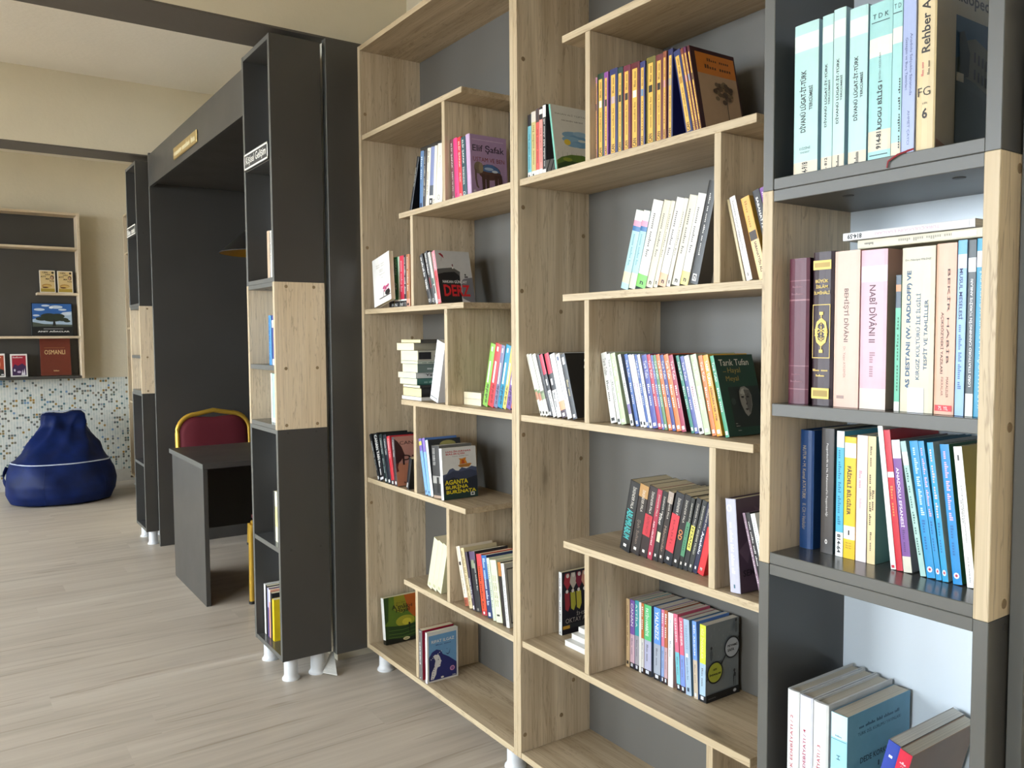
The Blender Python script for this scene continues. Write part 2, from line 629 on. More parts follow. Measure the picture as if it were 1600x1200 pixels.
def row(key, place, group, styles, w=0.13):
    z, y, B = ROWS[key]
    for i, ((x, t, h, an), st) in enumerate(zip(B, styles)):
        look, spine, o = st
        o = dict(o)
        lab = o.pop('label', None) or '%s, %s from left, %s' % (look, ORD[i], place)
        yy = y + o.pop('dy', 0.0)
        book(lab, x, yy, z, t, o.pop('h', h), o.pop('w', w), an, spine, group=group, **o)

ROWS = {
 'L1a': (1.7525, 1.365, [(-2.6232,0.0150,0.190,19.4), (-2.5495,0.0241,0.195,3.8), (-2.5244,0.0184,0.191,3.7), (-2.5052,0.0235,0.196,5.7), (-2.4807,0.0258,0.195,5.7), (-2.4539,0.0167,0.195,5.7), (-2.4363,0.0430,0.195,6.5)]),
 'L1b': (1.7525, 1.365, [(-2.3261,0.0194,0.195,-3.0), (-2.3058,0.0251,0.194,-3.1), (-2.2797,0.0209,0.192,-3.1), (-2.2580,0.0252,0.188,-3.1), (-2.2319,0.0240,0.191,-3.1)]),
 'L2a': (1.4210, 1.390, [(-2.8471,0.0210,0.188,-3.9), (-2.8253,0.0207,0.191,-3.3), (-2.8037,0.0327,0.189,0.0), (-2.7702,0.0134,0.189,0.0), (-2.7560,0.0334,0.190,0.0), (-2.7218,0.0176,0.191,0.0), (-2.7035,0.0257,0.191,0.0)]),
 'L2b': (1.4210, 1.365, [(-2.4891,0.0228,0.183,-20.8), (-2.4634,0.0233,0.188,-18.3), (-2.4381,0.0135,0.185,-17.6), (-2.4232,0.0211,0.183,-13.7)]),
 'L3b': (1.0880, 1.405, [(-2.2151,0.0270,0.205,14.8), (-2.1852,0.0320,0.204,14.5), (-2.1511,0.0208,0.200,14.1), (-2.1289,0.0265,0.201,15.1), (-2.1006,0.0179,0.201,14.9), (-2.0812,0.0236,0.200,14.9), (-2.0558,0.0241,0.197,14.9)]),
 'L4a': (0.7620, 1.343, [(-2.8683,0.0165,0.186,-24.0), (-2.8469,0.0348,0.185,-18.8), (-2.8074,0.0226,0.185,-16.0), (-2.7806,0.0261,0.185,-14.0), (-2.7516,0.0238,0.183,-12.8), (-2.7251,0.0228,0.182,-8.1)]),
 'L4b': (0.7620, 1.355, [(-2.5126,0.0189,0.197,-14.1), (-2.4922,0.0189,0.200,-12.5), (-2.4721,0.0183,0.195,-11.3), (-2.4526,0.0521,0.179,-4.8), (-2.3991,0.0171,0.174,-5.0)]),
 'L5b': (0.4280, 1.370, [(-2.2771,0.0244,0.195,-17.2), (-2.2494,0.0194,0.195,-16.0), (-2.2265,0.0132,0.187,-15.4), (-2.2109,0.0346,0.192,-12.3), (-2.1725,0.0296,0.192,-10.5), (-2.1398,0.0289,0.195,-11.0), (-2.1081,0.0158,0.193,-11.4), (-2.0911,0.0350,0.191,-10.9), (-2.0530,0.0172,0.193,-9.2), (-2.0345,0.0177,0.193,-9.0)]),
 'L6a': (0.0940, 1.385, [(-2.9336,0.0264,0.183,-6.4)]),
 'L6b': (0.0940, 1.347, [(-2.5635,0.0264,0.179,0.0), (-2.5134,0.0141,0.181,0.0)]),
 'R1a': (1.7525, 1.365, [(-1.9037,0.0167,0.177,0.0), (-1.8862,0.0204,0.181,0.0), (-1.8649,0.0148,0.185,0.0), (-1.8494,0.0155,0.185,0.0), (-1.8331,0.0146,0.189,0.0), (-1.7755,0.0069,0.186,-9.4)]),
 'R1b': (1.7525, 1.365, [(-1.6095,0.0060,0.204,0.0), (-1.6027,0.0239,0.210,0.0), (-1.5780,0.0154,0.208,0.0), (-1.5578,0.0284,0.209,0.0), (-1.5286,0.0191,0.206,0.0), (-1.5081,0.0248,0.204,0.0), (-1.4826,0.0314,0.203,0.0), (-1.4497,0.0169,0.198,0.0), (-1.4283,0.0293,0.201,0.0), (-1.3982,0.0231,0.199,0.0), (-1.3743,0.0110,0.201,0.0), (-1.3587,0.0150,0.201,0.0), (-1.3018,0.0203,0.195,-12.2), (-1.2791,0.0083,0.196,-12.5), (-1.2698,0.0072,0.197,-12.5), (-1.2616,0.0065,0.196,-11.7)]),
 'R2a': (1.4210, 1.365, [(-1.5164,0.0258,0.191,16.8), (-1.4877,0.0222,0.187,16.3), (-1.4630,0.0325,0.206,16.9), (-1.4279,0.0224,0.203,17.0), (-1.4033,0.0127,0.200,16.7), (-1.3884,0.0245,0.203,17.1), (-1.3612,0.0115,0.200,16.5), (-1.3448,0.0236,0.202,15.8), (-1.3188,0.0234,0.202,15.5), (-1.2901,0.0253,0.224,14.4)]),
 'R2b': (1.4210, 1.365, [(-1.1399,0.0063,0.179,-14.6), (-1.1309,0.0150,0.183,-15.1), (-1.0991,0.0212,0.177,-16.3), (-1.0677,0.0177,0.188,-15.9), (-1.0477,0.0130,0.192,-16.1)]),
 'R3a': (1.0880, 1.365, [(-1.8488,0.0106,0.183,-21.7), (-1.8365,0.0117,0.183,-21.7), (-1.8231,0.0152,0.182,-21.0), (-1.8060,0.0128,0.180,-20.3), (-1.7897,0.0150,0.181,-20.9), (-1.7719,0.0191,0.182,-18.8), (-1.7509,0.0225,0.180,-18.2), (-1.7258,0.0178,0.180,-17.5), (-1.7039,0.0193,0.180,-17.6)]),
 'R3b': (1.0880, 1.385, [(-1.5746,0.0220,0.182,-12.7), (-1.5474,0.0116,0.181,-13.9), (-1.5345,0.0178,0.182,-13.9), (-1.5004,0.0108,0.181,-15.7), (-1.4816,0.0110,0.181,-14.0), (-1.4653,0.0100,0.181,-15.0), (-1.4542,0.0099,0.181,-14.9), (-1.4431,0.0077,0.181,-14.5), (-1.4343,0.0093,0.181,-14.4), (-1.4235,0.0168,0.179,-13.0), (-1.4046,0.0119,0.181,-13.3), (-1.3914,0.0070,0.180,-13.3), (-1.3834,0.0095,0.180,-13.3), (-1.3709,0.0116,0.182,-13.9), (-1.3581,0.0109,0.181,-13.9), (-1.3449,0.0150,0.182,-14.3), (-1.3286,0.0133,0.181,-14.3), (-1.2990,0.0093,0.182,-16.3), (-1.2886,0.0111,0.180,-15.6), (-1.2761,0.0147,0.181,-15.6), (-1.2600,0.0173,0.183,-14.4), (-1.2377,0.0117,0.181,-13.9), (-1.2248,0.0154,0.182,-13.9), (-1.1996,0.0103,0.182,-15.1)]),
 'R4a': (0.7620, 1.400, [(-1.5584,0.0350,0.186,12.8), (-1.5187,0.0307,0.183,11.7), (-1.4865,0.0269,0.184,11.9), (-1.4581,0.0162,0.181,11.7), (-1.4407,0.0174,0.179,11.7), (-1.4221,0.0174,0.181,12.0), (-1.4026,0.0260,0.183,13.4), (-1.3750,0.0202,0.182,13.2), (-1.3532,0.0122,0.178,13.0), (-1.3399,0.0145,0.181,14.2), (-1.3241,0.0139,0.179,15.0), (-1.3086,0.0133,0.174,14.9), (-1.2940,0.0187,0.171,15.0)]),
 'R4b': (0.7620, 1.360, [(-1.1647,0.0307,0.200,-4.7), (-1.0817,0.0062,0.183,-15.9), (-1.0745,0.0100,0.184,-15.7), (-1.0633,0.0114,0.184,-15.2)]),
 'R5a': (0.4280, 1.465, [(-1.8978,0.0154,0.188,0.0)]),
 'R5b': (0.4280, 1.468, [(-1.6073,0.0128,0.184,0.0), (-1.5927,0.0173,0.185,0.0), (-1.5734,0.0153,0.188,0.0), (-1.5573,0.0074,0.187,0.0), (-1.5491,0.0093,0.187,0.0), (-1.5390,0.0261,0.187,0.0), (-1.5035,0.0240,0.189,0.0), (-1.4759,0.0098,0.190,0.0), (-1.4652,0.0106,0.191,0.0), (-1.4524,0.0169,0.189,0.0), (-1.4214,0.0135,0.191,-4.0), (-1.4071,0.0146,0.187,-3.0), (-1.3910,0.0186,0.187,-3.2), (-1.3647,0.0135,0.190,-2.3), (-1.3473,0.0196,0.189,0.0)]),
 'C1': (1.5370, 1.012, [(-0.7568,0.0389,0.210,0.0), (-0.7117,0.0168,0.210,0.0), (-0.6941,0.0180,0.213,0.0), (-0.6701,0.0263,0.206,0.0), (-0.6410,0.0314,0.202,0.0), (-0.6087,0.0130,0.198,0.0), (-0.5949,0.0167,0.202,0.0), (-0.5772,0.0257,0.215,-0.1)]),
 'C2': (1.2090, 1.020, [(-0.7689,0.0341,0.211,0.0), (-0.7285,0.0333,0.217,0.0), (-0.6921,0.0379,0.215,0.0), (-0.6522,0.0374,0.213,0.0), (-0.6023,0.0071,0.177,0.0), (-0.5944,0.0431,0.211,0.0), (-0.5496,0.0245,0.212,0.0), (-0.5234,0.0107,0.214,0.0), (-0.5109,0.0090,0.213,0.0), (-0.5010,0.0127,0.214,0.0)]),
 'C3': (0.9860, 1.062, [(-0.7764,0.0237,0.180,0.0), (-0.7383,0.0205,0.186,0.0), (-0.7130,0.0119,0.184,0.0), (-0.7003,0.0181,0.177,0.0), (-0.6806,0.0160,0.181,0.0), (-0.6627,0.0121,0.181,-0.4), (-0.6264,0.0074,0.198,-6.9), (-0.6182,0.0092,0.193,-6.9), (-0.6081,0.0118,0.180,-6.9), (-0.5846,0.0077,0.181,-10.3), (-0.5758,0.0115,0.182,-9.0), (-0.5634,0.0076,0.183,-9.0), (-0.5549,0.0079,0.182,-7.9), (-0.5412,0.0116,0.181,-6.9), (-0.5234,0.0105,0.180,-7.0)]),
}

# ------------------------------------------------------------------ the room
ZC = 2.924            # ceiling height
SOF = 2.479           # underside of the beams
XE, XR = -8.33, 3.0   # end wall, wall behind the camera
YB = 1.612            # wall behind the bookcases
box('floor', XE - 0.1, XR + 0.1, WALLY - 0.1, 2.4, -0.1, 0.0, M_FLOOR, bev=0, kind='structure')
box('ceiling', XE - 0.1, XR + 0.1, WALLY - 0.1, 2.4, ZC, ZC + 0.1, M_CEIL, bev=0, kind='structure')
box('wall_end', XE - 0.1, XE, WALLY, 2.4, 0, ZC, M_WALL, bev=0, kind='structure')
box('wall_right', XR, XR + 0.1, WALLY, 2.4, 0, ZC, M_WALL, bev=0, kind='structure')
box('wall_back_far', XE, -5.52, YB, YB + 0.1, 0, ZC, M_WALL, bev=0, kind='structure')
box('wall_back_near', -3.10, -0.52, YB, YB + 0.1, 0, ZC, M_WALL, bev=0, kind='structure')
box('wall_back_over_alcove', -5.52, -3.10, YB, YB + 0.1, 2.46, ZC, M_WALL, bev=0, kind='structure')
box('wall_back_right', -0.52, XR, 2.30, 2.40, 0, ZC, M_WALL, bev=0, kind='structure')
# wall with the windows, opposite the bookcases
wx = [XE] + [v for ab in WINDOWS for v in ab] + [XR]
for i in range(0, len(wx), 2):
    box('wall_front_pier', wx[i], wx[i + 1], WALLY - 0.2, WALLY, WZ0, WZ1, M_WALL, bev=0, kind='structure')
box('wall_front_lower', XE, XR, WALLY - 0.2, WALLY, 0, WZ0, M_WALL, bev=0, kind='structure')
box('wall_front_upper', XE, XR, WALLY - 0.2, WALLY, WZ1, ZC, M_WALL, bev=0, kind='structure')
N = NT('window_glass')
N.t.nodes.remove(N.b)
tr = N.n('ShaderNodeBsdfTransparent')
gl = N.n('ShaderNodeBsdfGlossy', Roughness=0.02)
fz = N.n('ShaderNodeFresnel', IOR=1.25)
mx = N.n('ShaderNodeMixShader')
N.l(fz, 0, mx, 0); N.l(tr, 0, mx, 1); N.l(gl, 0, mx, 2)
N.l(mx, 0, N.t.nodes['Material Output'], 0)
M_GLASS = N.m
for i, (a, b) in enumerate(WINDOWS):
    wr = bpy.data.objects.new('window_%d' % (i + 1), None)
    COL.objects.link(wr)
    wr.location = ((a + b) / 2, WALLY - 0.1, WZ0)
    tag(wr, kind='structure')
    y0, y1 = WALLY - 0.13, WALLY - 0.07
    for q0, q1 in ((a, a + 0.06), ((a + b) / 2 - 0.035, (a + b) / 2 + 0.035), (b - 0.06, b)):
        box('window_stile', q0, q1, y0, y1, WZ0, WZ1, M_PLASTIC, wr)
    for q0, q1 in ((WZ0, WZ0 + 0.06), (WZ1 - 0.06, WZ1)):
        box('window_rail', a + 0.06, b - 0.06, y0 + 0.002, y1 - 0.002, q0, q1, M_PLASTIC, wr)
    for q0, q1 in ((a + 0.06, (a + b) / 2 - 0.035), ((a + b) / 2 + 0.035, b - 0.06)):
        box('pane', q0, q1, WALLY - 0.103, WALLY - 0.097, WZ0 + 0.06, WZ1 - 0.06, M_GLASS, wr, bev=0)
# unseen ground plane added below the windows, dark to limit light bouncing upward
box('added_ground_outside', -40, 35, -60, WALLY - 0.2, -4.1, -4.0, plaster('dark_ground_plane', lin('4E4A42')), bev=0, kind='structure')
# ceiling beams with painted undersides
for i, (a, b) in enumerate(((-5.92, -5.68), (-3.34, -3.10), (-0.76, -0.52))):
    tb = box('trim_%d' % (i + 1), a, b, WALLY, YB, SOF, ZC, M_WALL, bev=0, kind='structure')
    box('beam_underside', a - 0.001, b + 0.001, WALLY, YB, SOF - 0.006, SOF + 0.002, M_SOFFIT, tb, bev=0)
    box('wall_pillar_%d' % (i + 1), a, b - 0.004, 1.262, YB, 0, SOF - 0.006, M_WALL, bev=0, kind='structure')
# grey boards cladding the pillar beside the left bookcase
box('wall_pillar_cladding', -3.028, -2.992, 1.213, 1.60, 0.072, 2.436, M_GREY, kind='structure')
# alcove: boards, header, ceiling
box('wall_alcove_far', -5.522, -5.50, 1.066, 2.30, 0, 2.46, M_GREY, kind='structure')
box('wall_alcove_near', -3.39, -3.37, 1.20, 2.30, 0, 2.46, M_GREY, kind='structure')
box('wall_alcove_back', -5.50, -3.39, 2.28, 2.30, 0, 2.46, M_GREY, kind='structure')
box('trim_4', -5.50, -3.336, 1.066, 1.086, 2.252, 2.445, M_GREY, kind='structure')
box('ceiling_alcove', -5.50, -3.39, 1.086, 2.28, 2.275, 2.293, M_GREY, kind='structure')
box('wall_alcove_right', -0.466, -0.448, 1.048, 2.30, 0, 2.46, M_GREY, kind='structure')
# mosaic dado on the end wall, band of pale tiles at its foot
box('wall_end_mosaic', XE, XE + 0.012, WALLY, YB, 0.11, 0.965, M_MOSAIC, bev=0, kind='structure')
bb = box('baseboard_end', XE, XE + 0.02, WALLY, YB, 0, 0.11, paint('#D9D6CE', 0.35), kind='structure')
for k in range(22):
    yk = 1.5 - 0.1 - k * 0.22
    for zz in (0.032, 0.078):
        box('tile_mark', XE + 0.0195, XE + 0.0215, yk - 0.03, yk + 0.03, zz - 0.008, zz + 0.008, paint('#4A4138'), bb, bev=0)

# ------------------------------------------------------------------ furniture builders
def leg(parent, x, y, h):
    lathe('leg', [(0, 0), (0.034, 0), (0.034, 0.005), (0.029, 0.010), (0.0262, 0.018), (0.0262, h), (0, h)], paint('#E4E6E8', 0.3), parent,
          Vector((x, y, 0)) - Vector(parent.location), 24)

def cap(parent, p, axis, mat, r=0.0065):
    """screw cover: thin disc on a board, axis 'X' or 'Z'"""
    o = lathe('screw_cap', [(0, 0), (r, 0), (r * .9, 0.0009), (0, 0.0011)], mat, parent, Vector(p) - Vector(parent.location), 14, False)
    if axis == 'X': o.rotation_euler = (0, R(90), 0)
    if axis == '-Z': o.rotation_euler = (R(180), 0, 0)
    return o

T = 0.0185
YF, YBK = 1.340, 1.606
SH = [2.089, 1.7525, 1.421, 1.088, 0.762, 0.428]
Z0, ZT = 0.094, 2.406
M_CAP = paint('#9C8361', 0.5)
M_CAPD = paint('#3A3835', 0.5)
def bookcase(x0, x1, label, left_first, ends, divs, name='bookcase', caps=()):
    b = empty(name, (x0, YF, 0), label, 'bookcase')
    box('side_panel', x0, x0 + T, YF, YBK, Z0 - T, ZT + T, M_WV, b)
    box('side_panel', x1 - T, x1, YF, YBK, Z0 - T, ZT + T, M_WV, b)
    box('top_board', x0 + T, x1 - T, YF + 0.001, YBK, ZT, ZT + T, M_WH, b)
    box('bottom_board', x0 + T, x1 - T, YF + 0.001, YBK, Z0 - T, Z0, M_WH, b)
    box('back_panel', x0 + T, x1 - T, YBK - 0.006, YBK - 0.001, Z0, ZT, M_BACK, b, bev=0)
    for i, z in enumerate(SH):
        lf = (i % 2 == 0) == left_first
        a, c = (x0 + T, ends[0]) if lf else (ends[1], x1 - T)
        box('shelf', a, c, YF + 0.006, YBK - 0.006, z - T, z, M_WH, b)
        lo = SH[i + 1] if i < 5 else Z0
        d = divs[i]
        box('divider', d, d + T, YF + 0.007, YBK - 0.006, lo, z - T, M_WV, b)
    for xx in (x0 + 0.075, x1 - 0.075):
        for yy in (YF + 0.045, YBK - 0.04): leg(b, xx, yy, Z0 - T)
    for p in caps: cap(b, p, 'X', M_CAP)
    return b

bookcase(-2.988, -1.9365, 'light oak bookcase of staggered shelves between the dark pillar board and its twin', True,
         (-2.229, -2.669), (-2.356, -2.584, -2.353, -2.580, -2.354, -2.583),
         caps=[(-2.9694, 1.36, 2.17), (-2.9694, 1.36, 1.66), (-2.9694, 1.55, 1.31), (-2.9694, 1.36, 0.66), (-2.9694, 1.56, 0.2)])
bookcase(-1.9360, -0.886, 'light oak bookcase of staggered shelves beside the nearest grey shelf column', False,
         (-1.094, -1.722), (-1.629, -1.2045, -1.634, -1.2125, -1.635, -1.2150),
         caps=[(-1.9174, a, b) for a, b in ((1.358, 1.676), (1.578, 1.609), (1.352, 1.44), (1.492, 1.383), (1.355, 1.029),
               (1.567, 0.942), (1.361, 2.088), (1.536, 0.265), (1.489, 0.168), (1.354, 0.145))])
bookcase(-8.10, -7.05, 'light oak bookcase in the far corner, mostly hidden by the far column', True,
         (-7.34, -7.78), (-7.47, -7.70, -7.47, -7.70, -7.47, -7.70))

def column(x0, label, x1=None):
    """narrow grey shelf unit with an oak middle section"""
    x1 = x0 + 0.333
    c = empty('shelf_column', (x0, 1.0, 0), label, 'shelf')
    y0, y1 = 1.0, 1.195
    zb, z1, z2, zt = 0.087, 0.969, 1.520, 2.417
    for a, b2 in ((x0, x0 + T), (x1 - T, x1)):
        box('side_panel', a, b2, y0, y1, zb, z1, M_GREY, c)
        box('oak_side_panel', a, b2, y0 - 0.0005, y1, z1, z2, M_WB, c, label='light oak middle side panel')
        box('side_panel', a, b2, y0, y1, z2, zt, M_GREY, c)
    a, b2 = x0 + T, x1 - T
    box('top_board', a, b2, y0 + 0.001, y1 - 0.004, zt - T, zt, M_GREY, c)
    for z in (1.537, z2, 0.986, z1):
        box('shelf', a, b2, y0 + 0.001, y1 - 0.004, z - 0.0166, z, M_SHELFG if z in (0.986, 1.537) else M_GREY, c)
    box('shelf', a, b2, y0 + 0.002, y1 - 0.004, 1.209 - T, 1.209, M_SHELFG, c)
    box('shelf', a, b2, y0 + 0.002, y1 - 0.004, 0.519 - T, 0.519, M_SHELFG, c)
    box('shelf', a, b2, y0 + 0.002, y1 - 0.004, 1.985 - T, 1.985, M_GREY, c)
    box('bottom_board', a, b2, y0 + 0.001, y1 - 0.004, zb, zb + T, M_SHELFG, c)
    box('back_panel', a, b2, y1 - 0.004, y1 - 0.0005, zb, zt, M_WHITEBACK, c, bev=0, label='white back board')
    for xx in (x0 + 0.045, x1 - 0.045):
        for yy in (y0 + 0.047, y1 - 0.042): leg(c, xx, yy, zb)
    for (yy, z) in ((1.045, 1.503), (1.152, 1.503), (1.038, 1.198), (1.16, 1.198), (1.036, 0.985), (1.156, 0.985)):
        cap(c, (x1 - 0.0003, yy, z), 'X', M_CAP)
    for (yy, z) in ((1.034, 1.974), (1.16, 1.974), (1.042, 0.51), (1.159, 0.51), (1.04, 0.955), (1.15, 0.955)):
        cap(c, (x1 - 0.0003, yy, z), 'X', M_CAPD, 0.005)
    for xx in (x0 + 0.11, x1 - 0.07):
        cap(c, (xx, 1.045, z2 - 0.0166), '-Z', M_CAPD, 0.008)
    return c
column(-0.800, 'nearest grey shelf column with oak middle section, full of reference books')
column(-3.333, 'grey shelf column with oak middle section, bearing the lettered black sign')
column(-5.903, 'farthest grey shelf column with oak middle section, beyond the alcove desk')

# black signs on two columns, brass plate on the header
def sign(x0, x1, z0, z1, y, label, words):
    s = empty('shelf_sign', ((x0 + x1) / 2, y, z0), label, 'sign', None)
    box('sign_plate', x0, x1, y - 0.004, y, z0, z1, paint('#2B2926', 0.5), s)
    P = Print()
    w, h = x1 - x0, z1 - z0
    def rr(a, b, c, d):
        P.poly([(a, -0.0043, c), (b, -0.0043, c), (b, -0.0043, d), (a, -0.0043, d)], '#F2EFE4')
    e = 0.008
    rr(-w / 2, w / 2, 0.004, 0.004 + e * .8); rr(-w / 2, w / 2, h - 0.004 - e * .8, h - 0.004)
    rr(-w / 2, -w / 2 + e, 0.004, h - 0.004); rr(w / 2 - e, w / 2, 0.004, h - 0.004)
    P.text(words, (-w * .42, -0.0043, h * .22), (w * .84, 0, 0), (0, 0, h * .56), '#F2EFE4', 0.01)
    P.build('lettering', s)
sign(-3.312, -3.022, 1.968, 2.036, 0.999, 'black white-bordered sign reading Kişisel Gelişim on a grey column', 'Kişisel Gelişim')
sign(-5.882, -5.592, 1.968, 2.036, 0.999, 'black white-bordered sign on the farthest grey column', '~02')
br = empty('brass_sign', (-4.56, 1.066, 2.285), 'small brass plate with raised letters on the grey header board', 'sign')
box('plate', -4.80, -4.30, 1.058, 1.066, 2.288, 2.352, M_BRASS, br, bev=0.003)
P = Print()
P.text('~03', (-0.215, -0.0083, 0.018), (0.45, 0, 0), (0, 0, 0.036), '#F0E4B8')
P.build('lettering', br)

# desk in the alcove
dk = empty('desk', (-4.45, 1.6, 0), 'dark grey office desk standing in the alcove', 'desk')
box('desk_top', -4.83, -4.10, 0.996, 2.20, 0.679, 0.705, M_GREY, dk)
box('end_panel', -4.775, -4.112, 1.0, 1.022, 0.0, 0.679, M_GREY, dk)
box('end_panel', -4.775, -4.112, 2.17, 2.192, 0.0, 0.679, M_GREY, dk)
box('modesty_panel', -4.70, -4.68, 1.022, 2.17, 0.26, 0.679, M_GREY, dk)
box('support_leg', -4.72, -4.70, 1.022, 1.15, 0.0, 0.679, M_GREY, dk)

# banquet chairs
M_VELVET = laminate('burgundy_fabric', lin('5A0A1A'), 0.8, 0.1)
def rounded_back(w, z0, z1, n=8, peak=0.020, r=0.11):
    """outline of the chair back: upright sides, rounded shoulders, gently peaked top"""
    zs = z1 - peak - r
    pts = [(-w / 2, z0), (-w / 2, (z0 + zs) / 2), (-w / 2, zs)]
    for i in range(1, n + 1):
        t = math.pi / 2 * i / n
        pts.append((-w / 2 + r * (1 - math.cos(t)), zs + r * math.sin(t)))
    for f in (0.35, 0.7):
        pts.append((-(w / 2 - r) * (1 - f), z1 - peak + peak * f))
    pts.append((0, z1))
    return pts + [(-a, z) for a, z in pts[-2::-1]]
def chair(x, y, rz, label):
    """seat faces local +X, backrest at local -X"""
    c = empty('banquet_chair', (x, y, 0), label, 'chair', 'gold framed banquet chairs at the desk')
    c.rotation_euler = (0, 0, rz)
    loop = rounded_back(0.43, 0.50, 0.872)
    tube('back_frame', [(-0.21 - 0.08 * (z - .5), a, z) for a, z in loop], 0.0145, M_GOLD, c, 10)
    inn = rounded_back(0.412, 0.52, 0.852, 8, 0.015, 0.10)
    # padded back: lens-shaped cushion from the inner outline, dip in the top edge
    vs, fs = [], []
    m = len(inn)
    ctr = 0.68
    for s, off in ((1, 0.022), (-1, -0.018)):
        for f in (1.0, 0.86, 0.5, 0.0):
            for a, z in inn:
                zz = ctr + (z - ctr) * f
                if z > 0.8: zz -= 0.022 * max(0, 1 - abs(a) / 0.10) * f
                bx = -0.21 - 0.08 * (zz - .5)
                vs.append((bx + off * (0.3 if f == 1.0 else 1.0), a * f, zz))
    for q in range(2):
        for k in range(3):
            for i in range(m):
                j = (i + 1) % m
                b0 = (q * 4 + k) * m
                f = (b0 + i, b0 + j, b0 + m + j, b0 + m + i)
                fs.append(f if q == 0 else f[::-1])
    for i in range(m):
        j = (i + 1) % m
        fs.append((i, 4 * m + i, 4 * m + j, j))
    me = bpy.data.meshes.new('back_cushion')
    me.from_pydata(vs, [], fs)
    bm = bmesh.new(); bm.from_mesh(me)
    bmesh.ops.remove_doubles(bm, verts=bm.verts, dist=1e-5)
    bmesh.ops.recalc_face_normals(bm, faces=bm.faces)
    bm.to_mesh(me); bm.free()
    for p in me.polygons: p.use_smooth = True
    link('back_cushion', me, c, (0, 0, 0), [M_VELVET])
    bmx = bmesh.new()
    bmesh.ops.create_cube(bmx, size=1.0)
    bmesh.ops.scale(bmx, vec=(0.42, 0.42, 0.075), verts=bmx.verts)
    bmesh.ops.bevel(bmx, geom=list(bmx.edges), offset=0.03, segments=4, affect='EDGES')
    me = bpy.data.meshes.new('seat'); bmx.to_mesh(me); bmx.free()
    for p in me.polygons: p.use_smooth = True
    link('seat', me, c, (0.02, 0, 0.445), [M_VELVET])
    tube('seat_frame', [(-0.2, -0.2, 0.41), (0.22, -0.2, 0.41), (0.22, 0.2, 0.41), (-0.2, 0.2, 0.41)], 0.011, M_GOLD, c, 8, True)
    for sy in (-0.205, 0.205):
        la = tube('leg', [(-0.245, sy, 0.012), (-0.205, sy, 0.36), (-0.21, sy * .98, 0.52)], 0.0145, M_GOLD, c, 10)
        lb = tube('leg', [(0.235, sy, 0.012), (0.225, sy, 0.36), (0.205, sy, 0.405)], 0.0145, M_GOLD, c, 10)
        for lg, fx in ((la, -0.245), (lb, 0.235)):
            lathe('foot_cap', [(0, 0), (0.017, 0), (0.017, 0.014), (0, 0.014)], paint('#1B1A19'), lg, (fx, sy, 0), 12)
    return c
chair(-4.98, 1.34, 0.0, 'gold framed burgundy banquet chair facing the far side of the desk')
chair(-3.80, 1.405, math.pi, 'gold framed burgundy banquet chair half hidden behind the lettered grey column')

# pendant lamp
lp = empty('pendant_lamp', (-4.42, 1.44, 1.765), 'black conical pendant lamp with gold inside, hanging in the alcove', 'lamp')
M_BLK = paint('#0C0C0C', 0.4)
M_GLD2 = NT('gold_lining'); M_GLD2.b.inputs['Base Color'].default_value = lin('B98A2E'); M_GLD2.b.inputs['Metallic'].default_value = 0.5; M_GLD2.b.inputs['Roughness'].default_value = 0.45
M_GLD2 = M_GLD2.m
lathe('lamp_shade', [(0.245, 0.0), (0.246, 0.003), (0.03, 0.195), (0.022, 0.215), (0, 0.217)], M_BLK, lp, (0, 0, 0), 40)
lathe('shade_lining', [(0.2445, 0.0005), (0.028, 0.190), (0, 0.191)], M_GLD2, lp, (0, 0, 0), 40)
lathe('bulb', [(0, 0.05), (0.022, 0.06), (0.03, 0.085), (0.02, 0.12), (0.014, 0.15), (0, 0.15)], paint('#E9E6DC', 0.3), lp, (0, 0, 0), 20)
lathe('cord_grip', [(0, 0.216), (0.012, 0.217), (0.012, 0.245), (0, 0.246)], M_PLASTIC, lp, (0, 0, 0), 14)
tube('cord', [(0, 0, 0.245), (0, 0, 0.507)], 0.003, M_BLK, lp, 8)

# torn skirting strip lying by the pillar
st_v, st_f = [], []
for i in range(9):
    f = i / 8
    px, py = -3.07 + 0.085 * f, 1.225 - 0.045 * f
    pz = 0.050 * (1 - f) ** 2 + 0.004 + 0.012 * math.sin(f * math.pi)
    wdt = 0.006 + 0.012 * f
    for s in (-1, 1):
        for hz in (0.0, 0.003):
            st_v.append((px + 0.07 * f * s * .3 + s * wdt * 0.45, py + s * wdt, pz + hz))
for i in range(8):
    b = i * 4
    st_f += [(b, b + 4, b + 6, b + 2), (b + 1, b + 3, b + 7, b + 5), (b, b + 1, b + 5, b + 4), (b + 2, b + 6, b + 7, b + 3)]
st_f += [(0, 2, 3, 1), (32, 33, 35, 34)]
me = bpy.data.meshes.new('torn_skirting_strip')
me.from_pydata(st_v, [], st_f)
bm = bmesh.new(); bm.from_mesh(me); bmesh.ops.recalc_face_normals(bm, faces=bm.faces); bm.to_mesh(me); bm.free()
tag(link('torn_skirting_strip', me, None, (0, 0, 0), [paint('#DAD8D0', 0.5)]), 'torn white skirting strip curling on the floor beside the pillar', 'skirting')

